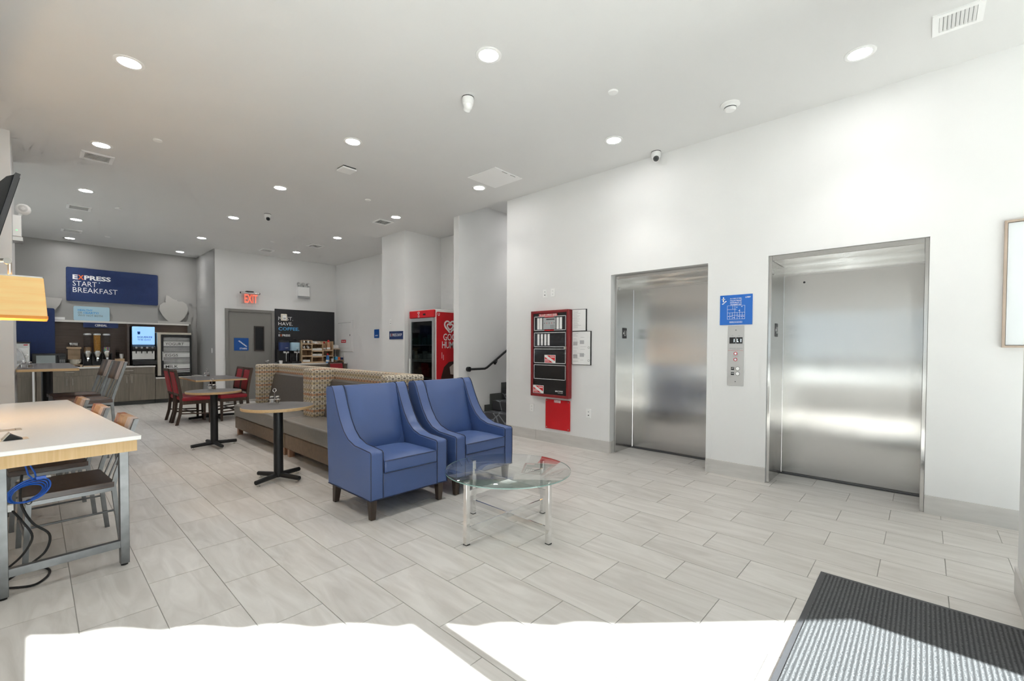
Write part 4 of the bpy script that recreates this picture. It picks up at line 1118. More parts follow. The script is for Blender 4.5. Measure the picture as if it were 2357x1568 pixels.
for z, s in ((.186, 'UP'), (.131, 'DN')):
    p_ = obj('button_plate', bx(nb(), .036, .068, -.008, -.005, z-.016, z+.016), 'black_plastic', cp, smooth=False)
    text(p_, s if s == 'UP' else 'DOWN', .040, z-.002, .010, 'text_white', y=-.0085, w=.024, bold=.015)
    obj('call_button', cyl(nb(), (.104, -.005, z), (.104, -.012, z), .019, .0175, 24), 'white_plastic', cp)
    obj('button_ring', tube(nb(), [(.104+.020*math.cos(a), -.007, z+.020*math.sin(a)) for a in (2*PI*i/24 for i in range(24))], .0017, 6, True), 'dark_grey', cp)
for z in (.60, .045): obj('screw', disc(nb(), (.081, -.0065, z), .005, 'y', 10, .003), 'dark_grey', cp)

# ================================================================== ice cream freezer in the alcove
fz = thing('ice_cream_freezer', 'red ice cream freezer cabinet with glass door', 'freezer', (5.15, 6.78, 0))
DY, DX, FH = .79, .70, 2.11      # width along y, depth along x
obj('body', bx(nb(), .02, DX, 0, DY, .08, FH), 'white_plastic', fz, bev=.012)
sp = obj('side_panel', prism(nb(), rrect(.045, .68, .12, FH-.05, .03), -.004, .002, 'xz'), 'bright_red', fz, smooth=False)
text(sp, 'GOOD', .205, 1.516, .135, 'text_white', y=-.0055, w=.42, bold=.008, sp=.95); text(sp, 'HUMOR', .175, 1.365, .135, 'text_white', y=-.0055, w=.48, bold=.008, sp=.95)
def heart(s, cx, cz, n=40):
    out = []
    for i in range(n):
        a = 2*PI*i/n
        out.append((cx + s*.0625*16*math.sin(a)**3, cz + s*.0625*(13*math.cos(a) - 5*math.cos(2*a) - 2*math.cos(3*a) - math.cos(4*a))))
    return out
def heart_mark(parent, y, cx, cz, s, th):
    bm = nb()
    for k, sc in enumerate((1.0, .52)):
        pts = heart(s*sc, cx, cz - (.0 if k == 0 else s*.06)); n = len(pts)
        tube(bm, [(x, y, z) for x, z in pts[1:n//2-2]], th, 6); tube(bm, [(x, y, z) for x, z in pts[n//2+3:]], th, 6)
    return obj('heart_logo', bm, 'text_white', parent)
heart_mark(sp, -.006, .37, 1.79, .135, .0165)
text(sp, 'U', .072, 1.985, .055, 'text_white', y=-.0055, w=.045, bold=.01)
# printed chocolate ice cream bar
mat('choc', (.045, .016, .010), .3); mat('vanilla', (.62, .56, .50), .5)
bar_o = [(.12, .30), (.13, .62), (.16, .82), (.22, 1.0), (.34, 1.10), (.55, 1.12), (.66, 1.02), (.67, .30)]
pr = obj('printed_bar', prism(nb(), bar_o, -.0065, -.004, 'xz'), 'choc', sp, smooth=False)
obj('printed_bite', prism(nb(), [(.38, .86), (.36, 1.0), (.45, 1.06), (.58, 1.04), (.62, .92), (.52, .84)], -.0078, -.0065, 'xz'), 'vanilla', pr, smooth=False)
for a in (.0, .06): flat(sp, 'spark', .17+a*.6, .178+a*.6, 1.17-a*.5, 1.29-a*.8, 'text_white', -.0055, -.004)
# door side, facing the room (-x)
hd = obj('header', bx(nb(), -.025, .03, .0, DY, FH-.155, FH-.01), 'bright_red', fz, bev=.012)
hl = bpy.data.objects
def faced(parent, s, u, z, h, m, w, x, bold=.01): return text(parent, s, x, z, h, m, y=u, w=w, bold=bold, rot=(PI/2, 0, -PI/2))
hm = nb()
pts = heart(.028, 0, 0)
tube(hm, [(-.028, .47+q, FH-.06+z) for q, z in pts], .004, 6, True); obj('heart_logo', hm, 'text_white', hd)
faced(hd, 'GOOD', .50, FH-.118, .018, 'text_white', .06, -.0265); faced(hd, 'HUMOR', .50, FH-.142, .018, 'text_white', .06, -.0265)
obj('thermometer', bx(nb(), -.027, -.02, .25, .33, FH-.11, FH-.075), 'black_plastic', hd, smooth=False)
dd = obj('door_frame', bx(nb(), -.02, .02, .0, .055, .14, FH-.165), 'aluminium', fz, smooth=False)
for a in ((DY-.055, DY, .14, FH-.165), (.055, DY-.055, .14, .20), (.055, DY-.055, FH-.225, FH-.165)): obj('door_frame', bx(nb(), -.02, .02, *a), 'aluminium', fz, smooth=False)
obj('door_glass', bx(nb(), -.008, -.002, .055, DY-.055, .20, FH-.225), 'cooler_glass', fz, smooth=False)
obj('interior', bx(nb(), .012, .0195, .05, DY-.05, .16, FH-.2), 'glass_dark', fz, smooth=False)
mat('stock_green', (.02, .10, .06), .6); mat('stock_pale', (.35, .36, .33), .6); mat('stock_brown', (.10, .05, .03), .6)
for k, z in enumerate((.45, .78, 1.10, 1.42)):
    obj('shelf', bx(nb(), -.001, .011, .06, DY-.06, z, z+.012), 'white_plastic', fz, smooth=False)
    m = ('stock_brown', 'stock_brown', 'stock_pale', 'stock_green')[k]
    for j in range(4): obj('carton', bx(nb(), -.0005, .011, .08+j*.16, .22+j*.16, z+.014, z+.16+.05*((j+k) % 2)), m, fz, smooth=False)
obj('door_handle', bx(nb(), -.055, -.02, DY-.05, DY-.025, .75, 1.15), 'white_plastic', fz, bev=.005)
for x in (.1, .6):
    for y in (.08, DY-.08): obj('foot', cyl(nb(), (x, y, 0), (x, y, .08), .025, seg=12), 'black_plastic', fz)

# ================================================================== signs on the column and side wall
sg = wthing('shop_sign', 'small dark blue express shop sign on the column wall', 'sign', 'K', 8.19, 1.545)
obj('plate', bx(nb(), 0, .50, -.008, 0, 0, .165), 'navy', sg, smooth=False)
text(sg, 'E', .035, .06, .058, 'text_white', y=-.0085, w=.035); text(sg, 'X', .08, .06, .058, 'text_orange', y=-.0085, w=.035); text(sg, 'PRESS SHOP', .125, .06, .058, 'text_white', y=-.0085, w=.34)
sg = wthing('room_sign', 'small blue room sign on the wall beyond the column', 'sign', 'S', 10.36, 1.61)
obj('plate', bx(nb(), 0, .23, -.008, 0, 0, .22), 'sign_blue', sg, smooth=False); text(sg, 'PANTRY', .05, .045, .035, 'text_white', y=-.0085, w=.13, bold=.01)
ep = wthing('electrical_panel', 'flush white electrical panel door with a red sticker', 'electrical panel', 'S', 12.42, 1.25)
obj('frame', bx(nb(), 0, .94, -.014, 0, 0, .88), 'wall_paint', ep, bev=.002, seg=1)
dd = obj('door', bx(nb(), .09, .84, -.022, -.012, .10, .80), 'wall_paint', ep, bev=.002, seg=1)
flat(dd, 'hinge_line', .085, .09, .10, .80, 'dark_grey', -.0155, -.0135)
flat(dd, 'top_gap', .09, .84, .80, .806, 'dark_grey', -.0155, -.0135)
obj('latch', bx(nb(), .80, .82, -.028, -.02, .43, .48), 'black_plastic', dd, smooth=False)
s_ = flat(dd, 'red_sticker', .29, .57, .245, .325, 'bright_red', -.024, -.0215); text(s_, 'FIRE ALARM', .32, .27, .032, 'text_white', y=-.0245, w=.21, bold=.02)

# ================================================================== exit wall: door, exit sign, coffee corner
dw = bpy.data.objects.new('door_1', None); COL.objects.link(dw); dw.location = (3.17, 12.48, 0); tag(dw, 'grey steel stairway door with narrow window', kind='structure')
for a in ((0, .07, 0, 2.31), (1.045, 1.115, 0, 2.31), (.07, 1.045, 2.24, 2.31)): obj('door_frame', bx(nb(), a[0], a[1], -.035, 0, a[2], a[3]), 'door_grey', dw, smooth=False, bev=.004, seg=1)
lf = obj('door_leaf', bx(nb(), .072, 1.043, -.012, -.001, .008, 2.238), 'door_grey', dw, smooth=False)
bm = nb()
for a in ((.635, .66, 1.265, 1.90), (.845, .868, 1.265, 1.90), (.66, .845, 1.265, 1.295), (.66, .845, 1.87, 1.90)): bx(bm, a[0], a[1], -.028, -.012, a[2], a[3])
obj('window_frame', bm, mat('bronze', (.035, .028, .024), .4), lf, smooth=False)
obj('window_glass', bx(nb(), .66, .845, -.016, -.0125, 1.295, 1.87), 'glass_dark', lf, smooth=False)
obj('lever_handle', tube(nb(), [(.96, -.012, 1.0), (.96, -.06, 1.0), (.87, -.065, 1.0)], .012, 8), 'chrome', lf); obj('rose', disc(nb(), (.96, -.014, 1.0), .032, 'y', 20, .008), 'chrome', lf)
obj('sweep', bx(nb(), .072, 1.043, -.016, -.0125, .01, .05), 'satin_nickel', lf, smooth=False)
sg = wthing('stairs_sign', 'blue stairs sign with white step symbol on the grey door', 'sign', 'E', 3.357, 1.278, off=.013)
obj('plate', bx(nb(), 0, .321, -.008, 0, 0, .313), 'sign_blue', sg, smooth=False)
zz = [(.10, .245)]
x, z = .10, .245
for i in range(5): x += .032; zz.append((x, z)); z -= .026; zz.append((x, z))
zz += [(.285, z), (.285, z-.016)]; q = [(a-.012, b-.016) for a, b in zz[:-2][::-1]]
obj('step_symbol', prism(nb(), zz + [(.25, z-.016)] + q[1:], -.0092, -.008, 'xz'), 'text_white', sg, smooth=False)
text(sg, 'STAIRS', .12, .03, .042, 'text_white', y=-.0088, w=.165, bold=.015)

ex = wthing('exit_sign', 'glowing red edge-lit exit sign above the grey door', 'exit sign', 'E', 3.50, 2.44)
obj('mount', bx(nb(), .12, .28, -.10, 0, .295, .325), 'black_plastic', ex, smooth=False)
obj('light_bar', cyl(nb(), (-.01, -.09, .275), (.41, -.09, .275), .022, seg=16), 'aluminium', ex)
for x in (-.022, .41): obj('end_cap', cyl(nb(), (x, -.09, .275), (x+.012, -.09, .275), .026, seg=16), 'black_plastic', ex)
pn = obj('acrylic_panel', bx(nb(), .0, .40, -.094, -.086, .0, .26), 'acrylic', ex, smooth=False)
text(pn, 'EXIT', .075, .035, .205, 'glow_red', y=-.0955, w=.29, bold=.01)
obj('back_panel', bx(nb(), -.08, .34, -.045, -.039, -.07, .25), 'acrylic', ex, smooth=False)
er = wthing('emergency_light', 'white emergency light box with three lamp heads above the coffee board', 'emergency light', 'E', 4.867, 2.70)
obj('housing', bx(nb(), 0, .30, -.10, 0, .05, .30), 'white_plastic', er, bev=.006)
obj('base', bx(nb(), .02, .31, -.08, 0, 0, .048), 'panel_grey', er, smooth=False)
for x in (.02, .15, .275):
    bm = nb(); lathe(bm, [(0, .046), (.03, .038), (.045, .015), (.048, -.005), (.03, -.03), (.018, -.04)], 18); h = obj('lamp_head', bm, 'tube_clear', er, (x, -.06, .375), (PI/2+.2, 0, 0))
    obj('reflector', lathe(nb(), [(.043, .012), (.02, -.02), (0, -.026)], 18), 'aluminium', h)
    obj('neck', cyl(nb(), (x, -.05, .30), (x, -.05, .345), .014), 'panel_grey', er)

cbd = wthing('coffee_board', 'black coffee menu board with white and blue lettering', 'sign', 'E', 4.30, .96)
obj('board', bx(nb(), 0, 1.60, -.015, 0, 0, 1.412), mat('board_black', (.022, .023, .026), .6, noise=.3, nscale=60), cbd, smooth=False)
text(cbd, 'MUST.', .085, 1.116, .097, 'text_white', y=-.0162, w=.37); text(cbd, 'HAVE.', .085, .982, .088, 'text_white', y=-.0162, w=.36)
text(cbd, 'COFFEE.', .085, .847, .09, 'text_blue', y=-.0162, w=.535, bold=.022); flat(cbd, 'dash', .09, .135, .79, .796, 'text_white', -.0162, -.015)
text(cbd, 'E', .087, .69, .057, 'text_white', y=-.0162, w=.036, bold=.03); text(cbd, 'X', .127, .69, .057, 'text_orange', y=-.0162, w=.046, bold=.03); text(cbd, 'PRESS', .178, .69, .057, 'text_white', y=-.0162, w=.205, bold=.03)
th = wthing('thermostat', 'white thermostat box mounted over the coffee board lettering', 'thermostat', 'E', 4.44, 2.06, off=.016)
obj('cover', bx(nb(), 0, .155, -.04, 0, 0, .185), 'cream', th, bev=.025, seg=3); obj('inner_frame', bx(nb(), .035, .125, -.046, -.038, .03, .15), 'white_plastic', th, bev=.008); obj('lcd', bx(nb(), .055, .115, -.048, -.045, .05, .085), 'panel_grey', th, smooth=False)

WT = .945
cc_ = thing('coffee_counter', 'low cabinet with pale worktop under the coffee board', 'counter', (4.15, 11.80, 0))
obj('worktop', bx(nb(), 0, 1.80, 0, .675, WT-.035, WT), 'counter_white', cc_, smooth=False, bev=.003)
obj('carcass', bx(nb(), .02, 1.78, .04, .67, .10, WT-.036), 'cabinet_wood', cc_, smooth=False)
obj('toe_kick', bx(nb(), .02, 1.78, .09, .66, 0, .099), 'dark_grey', cc_, smooth=False)
for k in range(4): d = obj('cabinet_door', bx(nb(), .025+k*.439, .459+k*.439, .02, .039, .11, WT-.042), 'cabinet_wood', cc_, smooth=False); obj('handle', tube(nb(), [(.40+k*.439-(.33 if k % 2 else 0), .012, .6), (.40+k*.439-(.33 if k % 2 else 0), .012, .75)], .006, 6), 'satin_nickel', d)

def urn(label, x, m, word):
    r = thing('coffee_urn', label, 'coffee urn', (x, 12.12, WT)); r['group'] = 'coffee urns'
    obj('stand', bx(nb(), -.125, .125, -.14, .15, 0, .05), 'black_plastic', r, bev=.01)
    obj('rear_column', bx(nb(), -.118, .118, .0, .15, .05, .36), 'black_plastic', r, smooth=False)
    obj('canister', lathe(nb(), [(0, .33), (.128, .33), (.130, .34), (.130, .535), (.126, .545), (0, .545)], 28, (0, .0, 0)), m, r)
    obj('lid', lathe(nb(), [(.129, .545), (.127, .575), (.09, .60), (.05, .61), (0, .61)], 28), 'black_plastic', r)
    obj('lid_handle', tube(nb(), [(-.045, 0, .61), (-.03, 0, .64), (.03, 0, .64), (.045, 0, .61)], .011, 8), 'black_plastic', r)
    sp = obj('spigot', cyl(nb(), (0, -.125, .29), (0, -.17, .29), .018), 'chrome', r)
    obj('tap_lever', bx(nb(), -.008, .008, -.18, -.165, .29, .36), 'black_plastic', sp, smooth=False); obj('spout', cyl(nb(), (0, -.16, .285), (0, -.16, .24), .009), 'chrome', sp)
    obj('brew_panel', bx(nb(), -.07, .07, -.15, -.10, .265, .315), 'chrome', r, bev=.006)
    text(r, word, -.02, .395, .016, 'text_white', y=-.131, w=.075, bold=.01)
    obj('gauge', cyl(nb(), (0, -.145, .06), (0, -.145, .24), .007), 'chrome', r)
    return r
urn('coffee urn with a navy blue band', 4.398, 'navy_gloss', 'COFFEE'); urn('coffee urn with a pale blue band', 4.660, 'light_blue', 'DECAF')

og = thing('condiment_organizer', 'wooden condiment organizer with cubbies on the coffee counter', 'organizer', (4.79, 12.0, WT))
OW, OH, OD = .86, .61, .34
for x, h in ((0, OH), (.265, OH), (.56, .58), (.842, .585)): obj('upright', bx(nb(), x, x+.018, 0, OD, 0, h), 'stand_wood', og, smooth=False)
obj('back_board', bx(nb(), .018, .842, OD-.015, OD, 0, OH-.02), 'stand_wood', og, smooth=False)
for x0, x1, zs in ((.018, .265, (.0, .17, .345, .49)), (.283, .56, (.0, .15, .30, .50)), (.578, .842, (.0, .17, .315))):
    for z in zs: s = obj('shelf', bx(nb(), x0, x1, .005, OD-.016, z, z+.014), 'stand_wood', og, smooth=False); obj('lip', bx(nb(), x0, x1, 0, .012, z, z+.035), 'stand_wood', s, smooth=False)
obj('top_board', bx(nb(), .0, .265, .05, OD, OH-.016, OH), 'stand_wood', og, smooth=False)
def cup(loc, r=.035, h=.085, rot=(0, 0, 0), label='', group='paper cups on the coffee counter', name='paper_cup'):
    o = obj(name, lathe(nb(), [(0, 0), (r*.76, 0), (r, h), (r*1.06, h+.004), (r*.98, h), (r*.72, .006), (0, .006)], 20), 'paper', None, loc, rot)
    return tag(o, label, 'cup', group)
for i, (x, z, w) in enumerate(((.085, .505, 'top left cubby'), (.195, .505, 'top left cubby, right one'), (.085, .36, 'middle left cubby'), (.195, .36, 'middle left cubby, right one'))):
    cup((4.79+x, 12.04, WT+z+.042), rot=(-1.15, .35, 0), label='white paper cup lying in the organizer ' + w)
def box_thing(name, loc, w, d, h, m, label, cat, group=None, lidm=None):
    r = thing(name, label, cat, loc, 0, group)
    bm = nb(); t = .004
    bx(bm, 0, w, 0, t, 0, h); bx(bm, 0, w, d-t, d, 0, h); bx(bm, 0, t, t, d-t, 0, h); bx(bm, w-t, w, t, d-t, 0, h); bx(bm, t, w-t, t, d-t, 0, t)
    obj('tray', bm, m, r, smooth=False)
    for j in range(6):
        a = random.uniform(-.2, .2); x = .012 + j*(w-.03)/6
        obj('packet', bx(nb(), 0, .012, .01, d-.01, .008, h+random.uniform(.0, .018), Matrix.Translation((x, 0, 0)) @ Matrix.Rotation(a*.3, 4, 'Y')), lidm or 'paper', r, smooth=False)
    return r
mat('tea_orange', (.75, .16, .04), .6); mat('tea_blue', (.06, .35, .62), .6); mat('tea_navy', (.012, .03, .12), .5); mat('tea_mixed', (.45, .5, .3), .7)
box_thing('sachet_tray', (5.085, 12.02, WT+.316), .125, .2, .075, 'paper', 'white sachet tray on the organizer middle shelf, left one', 'tray', 'sachet trays', 'tea_mixed')
box_thing('sachet_tray', (5.215, 12.02, WT+.316), .125, .2, .075, 'paper', 'white sachet tray on the organizer middle shelf, right one', 'tray', 'sachet trays', 'cream')
box_thing('sachet_tray', (5.085, 12.02, WT+.166), .125, .2, .075, 'paper', 'white sachet tray on the organizer lower shelf, left one', 'tray', 'sachet trays', 'cream')
box_thing('sachet_tray', (5.215, 12.02, WT+.166), .125, .2, .075, 'paper', 'white sachet tray on the organizer lower shelf, right one', 'tray', 'sachet trays', 'tea_mixed')
box_thing('napkin_tray', (4.83, 12.02, WT+.016), .19, .2, .07, 'paper', 'white napkin tray in the bottom left cubby', 'tray', 'sachet trays')
nk = thing('napkin_stack', 'pile of white napkins on top of the organizer', 'napkins', (5.05, 12.02, WT+.50+.015))
for j in range(5): obj('napkin', bx(nb(), 0+.03*j*(j % 2), .16+.03*j*(j % 2), 0, .16, .014*j, .014*j+.012, Matrix.Rotation(.12*(j-2), 4, 'Z')), 'paper', nk, smooth=False)
obj('napkin', bx(nb(), .16, .29, .02, .18, 0, .03), 'paper', nk, smooth=False)
def bottle(loc, s, body, cap, label):
    r = thing('creamer_bottle', label, 'bottle', loc); r['group'] = 'creamer bottles'
    obj('body', lathe(nb(), [(0, 0), (.040, 0), (.043, .01), (.043, .085), (.034, .12), (.038, .145), (.030, .18), (.018, .20)], 20), body, r)
    obj('label_band', lathe(nb(), [(.0436, .03), (.0436, .075)], 20), 'paper', r)
    obj('cap', lathe(nb(), [(.020, .198), (.022, .205), (.021, .235), (.010, .245), (0, .246)], 18), cap, r)
    r.scale = (s, s, s); return r
mat('creamer_tan', (.50, .27, .16), .4); mat('creamer_blue', (.05, .22, .55), .35)
bottle((5.42, 12.07, WT+.331), 1.0, 'creamer_tan', 'bright_red', 'red-capped creamer bottle in the upper right cubby, left one'); b_ = bottle((5.535, 12.06, WT+.331), 1.18, 'creamer_tan', 'bright_red', 'tall red-pumped creamer bottle in the upper right cubby')
bottle((5.455, 11.93, WT), 1.05, 'creamer_blue', 'bright_red', 'blue creamer bottle with red cap standing on the worktop')
cup((5.585, 11.93, WT), .04, .11, label='white paper cup standing on the worktop beside the blue bottle')
cup((4.23, 11.87, WT), .045, .08, label='white cup at the left end of the coffee counter')
ws = wthing('wall_shelf', 'small wooden shelf bracketed to the wall right of the organizer', 'shelf', 'E', 5.70, WT+.36)
obj('board', bx(nb(), 0, .22, -.30, 0, 0, .025), 'stand_wood', ws, smooth=False); obj('support', bx(nb(), .09, .12, -.02, 0, -.36, 0), 'stand_wood', ws, smooth=False)
box_thing('stir_tray', (5.725, 12.20, WT+.386), .165, .2, .09, 'paper', 'white tray on the small wall shelf', 'tray')
ts = thing('tea_stand', 'low wooden stand holding tea boxes', 'stand', (5.71, 12.0, WT))
obj('board', bx(nb(), 0, .23, 0, .3, .055, .07), 'stand_wood', ts, smooth=False)
for x in (0, .21): obj('foot', bx(nb(), x, x+.02, 0, .3, 0, .055), 'stand_wood', ts, smooth=False)
for k, (x, m, n) in enumerate(((0, 'tea_blue', 'pale blue'), (.075, 'tea_orange', 'orange'), (.155, 'tea_navy', 'navy'))):
    o = thing('tea_box', n + ' tea box on the low wooden stand', 'tea box', (5.71+x, 12.02, WT+.0705)); o['group'] = 'tea boxes'
    obj('carton', bx(nb(), 0, .072, 0, .16, 0, .085-.008*k), m, o, smooth=False); obj('lid', bx(nb(), .001, .071, .001, .159, .085-.008*k, .09-.008*k), 'paper', o, smooth=False)
# a chair back that peeks over the counter end
r5 = dup(rc, (5.55, 11.35, 0), -PI/2, 'red-backed dining chair half hidden behind the booth by the coffee counter')
sw = obj('light_switch', bx(nb(), -.004, .0, -.035, .035, 0, .115), 'white_plastic', None, (2.954, 12.72, 1.22), bev=.0015); tag(sw, 'white light switch plate on the grey return wall', 'switch')

# ================================================================== breakfast bar
CT = .915
def cabinet(label, x0, x1, top, drawer=True):
    r = thing('base_cabinet', label, 'cabinet', (x0, 13.58, 0)); r['group'] = 'breakfast bar cabinets'
    w = x1-x0
    obj('body', bx(nb(), 0, w, .022, .59, .095, top), 'cabinet_wood', r, smooth=False)
    obj('toe_kick', bx(nb(), 0, w, .06, .58, 0, .095), 'stair_grey', r, smooth=False)
    dz = top - .16 if drawer else top
    if drawer:
        d = obj('drawer', bx(nb(), .002, w-.002, 0, .021, dz+.002, top-.002), 'cabinet_wood', r, smooth=False)
        obj('handle', tube(nb(), [(w/2-.07, -.0, top-.075), (w/2-.07, -.025, top-.075), (w/2+.07, -.025, top-.075), (w/2+.07, 0, top-.075)], .005, 6), 'satin_nickel', d)
    for s in (0, 1):
        d = obj('cabinet_door', bx(nb(), .002+s*w/2, w/2-.002+s*w/2, 0, .021, .098, dz-.002), 'cabinet_wood', r, smooth=False)
        hx = w/2 + (-.045 if s == 0 else .045)
        obj('handle', tube(nb(), [(hx, 0, dz-.05), (hx, -.025, dz-.05), (hx, -.025, dz-.20), (hx, 0, dz-.20)], .005, 6), 'satin_nickel', d)
    return r
cabinet('wood-grain cabinet with drawer behind the bar table pedestal', -.93, .02, CT-.035); cabinet('wood-grain cabinet with drawer under the cereal dispensers', .025, 1.02, CT-.035)
cabinet('wood-grain cabinet with drawer under the juice machine', 1.025, 1.985, CT-.035); cabinet('low wood-grain cabinet under the milk cooler', 1.99, 2.95, .59, False)
tag(obj('worktop', bx(nb(), -.95, 1.99, 13.555, 14.17, CT-.035, CT), 'counter_white', None, bev=.003, smooth=False), 'white worktop of the breakfast bar', 'worktop')
tag(obj('worktop', bx(nb(), 1.992, 2.95, 13.555, 14.17, .591, .625), 'counter_white', None, bev=.003, smooth=False), 'lower white worktop carrying the milk cooler', 'worktop')
flt = thing('filler_panel', 'white upright panel edge beside the cabinets behind the bar table', 'panel', (0.0, 13.40, 0)); obj('board', bx(nb(), -.03, .0, 0, .17, 0, .88), 'white_paint', flt, smooth=False); obj('edge', bx(nb(), -.031, .001, -.004, 0, 0, .88), 'white_plastic', flt, smooth=False)
bsp = thing('backsplash', 'dark wood-grain back panel of the breakfast bar', 'back panel', (.31, 14.178, CT))
obj('panel', bx(nb(), 0, 2.43, -.05, 0, .0, 1.0), 'backsplash_wood', bsp, smooth=False)
obj('ledge', bx(nb(), -.02, 1.21, -.12, 0, 1.001, 1.045), 'counter_white', bsp, smooth=False); obj('ledge', bx(nb(), 1.212, 2.45, -.10, 0, 1.001, 1.04), 'counter_white', bsp, smooth=False)
dv = thing('divider_panel', 'upright dark wood panel left of the juice machine', 'panel', (1.50, 13.78, CT)); obj('board', bx(nb(), 0, .04, 0, .345, 0, .97), 'backsplash_wood', dv, smooth=False); obj('edge_band', bx(nb(), -.001, .041, -.003, 0, 0, .97), 'backsplash_wood', dv, smooth=False)

bsn = wthing('breakfast_sign', 'large navy express start breakfast sign on the back wall', 'sign', 'B', .51, 2.40)
obj('board', prism(nb(), rrect(0, 1.63, 0, .76, .03), -.03, 0, 'xz'), mat('navy_board', (.010, .030, .125), .55, noise=.15, nscale=90), bsn, smooth=False)
for s, x, w, m in (('E', .105, .085, 'text_white'), ('X', .19, .10, 'text_orange'), ('PRESS', .295, .455, 'text_white')): text(bsn, s, x, .495, .105, m, y=-.032, w=w, bold=.035)
text(bsn, 'START', .105, .345, .115, 'text_white', y=-.032, w=.40, bold=-.004); obj('mark', disc(nb(), (.55, -.0315, .45), .012, 'y', 14, .003), 'light_blue', bsn)
text(bsn, 'BREAKFAST', .105, .20, .115, 'text_white', y=-.032, w=.76, bold=-.004)
hs = wthing('slogan_sign', 'light blue healthy or hearty card standing on the ledge', 'sign', 'B', .62, 1.962, off=.03)
obj('card', prism(nb(), rrect(0, .61, 0, .325, .03), -.015, 0, 'xz'), 'light_blue', hs, smooth=False)
text(hs, 'HEALTHY', .07, .215, .045, 'text_blue', y=-.017, w=.25, bold=.02); text(hs, 'OR', .07, .155, .042, 'text_grey', y=-.017, w=.075); text(hs, 'HEARTY?', .165, .155, .045, 'text_blue', y=-.017, w=.255, bold=.02); text(hs, 'WHY NOT BOTH', .07, .095, .042, 'text_grey', y=-.017, w=.415)
cs = wthing('cereal_sign', 'narrow navy cereal sign under the ledge', 'sign', 'B', .77, 1.80, off=.121)
obj('plate', prism(nb(), rrect(0, .60, 0, .115, .02), -.012, 0, 'xz'), 'navy', cs, smooth=False); text(cs, 'CEREAL', .195, .032, .05, 'text_white', y=-.0135, w=.21, bold=.025)
tb_ = wthing('toast_board', 'tall plain navy board behind the pancake machine', 'board', 'B', -.30, CT+.002, off=.13)
obj('board', prism(nb(), rrect(0, .62, 0, 1.285, .03), -.06, -.03, 'xz'), 'navy_board', tb_, smooth=False); obj('spacer', bx(nb(), .2, .4, -.03, .125, .7, .9), 'white_paint', tb_, smooth=False)
mat('cutout_grey', (.47, .46, .44), .6)
ap_ = wthing('apple_cutout', 'grey apple-shaped cutout standing on the ledge', 'cutout', 'B', 2.14, 1.955, off=.02)
A = [(.20, .06), (.16, .10), (.08, .20), (.02, .34), (.03, .46), (.10, .53), (.15, .535), (.145, .58), (.16, .72), (.22, .70), (.29, .64), (.35, .615), (.39, .625), (.375, .595), (.41, .575), (.50, .58), (.58, .52), (.61, .42), (.60, .30), (.54, .17), (.46, .08), (.44, .06)]
obj('apple', prism(nb(), A, -.045, -.015, 'xz'), 'cutout_grey', ap_, smooth=False); obj('plinth', bx(nb(), -.02, .66, -.07, 0, 0, .06), 'cutout_grey', ap_, smooth=False)
du = wthing('bird_cutout', 'grey swirled bowl-shaped cutout half hidden by the lamp shade', 'cutout', 'B', -.18, 1.965, off=.02)
D = [(.06, .06), (.20, .06), (.36, .10), (.50, .20), (.58, .32), (.62, .45), (.62, .475), (.40, .48), (.34, .50), (.32, .54), (.35, .60), (.34, .66), (.29, .71), (.24, .72), (.18, .66), (.05, .52), (.0, .40), (.0, .20)]
obj('bowl', prism(nb(), D, -.045, -.015, 'xz'), 'cutout_grey', du, smooth=False); obj('plinth', bx(nb(), .0, .66, -.09, 0, 0, .055), 'white_paint', du, smooth=False)

# appliances and things on the worktop
cd_ = thing('cereal_dispenser', 'triple cereal dispenser with clear tubes on a black rack', 'dispenser', (.74, 13.84, CT))
bm = nb()
for x in (0, .155, .32, .475): bx(bm, x, x+.015, -.08, .10, .03, .29)
bx(bm, 0, .49, -.09, .11, .02, .035); bx(bm, 0, .49, .08, .10, .04, .29); bx(bm, -.01, .50, -.03, .10, .29, .30)
obj('rack', bm, 'black_plastic', cd_, smooth=False)
obj('wood_tray', bx(nb(), .005, .53, -.14, .14, 0, .02), 'stand_wood', cd_, smooth=False)
for x, m, fz_ in ((.085, 'granola', .13), (.245, 'corn_flakes', .40), (.405, 'fruit_loops', .13)):
    tb2 = obj('tube', cyl(nb(), (x, 0, .33), (x, 0, .725), .064, seg=24, cap=False), 'tube_clear', cd_)
    obj('cereal', cyl(nb(), (x, 0, .33), (x, 0, .33+fz_-.02), .060, seg=24), m, tb2); obj('lid', lathe(nb(), [(.068, .71), (.068, .735), (.05, .75), (0, .752)], 24, (x, 0, 0)), 'aluminium', tb2)
    hp_ = obj('hopper', lathe(nb(), [(.064, .335), (.066, .31), (.062, .26), (.040, .20), (.024, .185), (.024, .12)], 24, (x, -.02, 0)), 'satin_nickel', cd_); obj('knob', cyl(nb(), (x, -.085, .185), (x, -.12, .185), .02), 'chrome', hp_)
    flat(hp_, 'tag', x-.035, x+.035, .325, .355, 'paper', -.088, -.084)
bo = thing('bowl_stand', 'wooden stand with bowls below and packets on top', 'stand', (.51, 13.84, CT))
obj('back', bx(nb(), .0, .20, .06, .08, .03, .40), 'stand_wood', bo, smooth=False); obj('top_tray', bx(nb(), -.02, .21, -.08, .10, .40, .44), 'stand_wood', bo, smooth=False)
for x in (-.01, .20): obj('foot', bx(nb(), x-.015, x+.015, -.12, .10, 0, .03), 'stand_wood', bo, smooth=False)
obj('base', bx(nb(), -.03, .23, -.12, .10, .03, .045), 'stand_wood', bo, smooth=False)
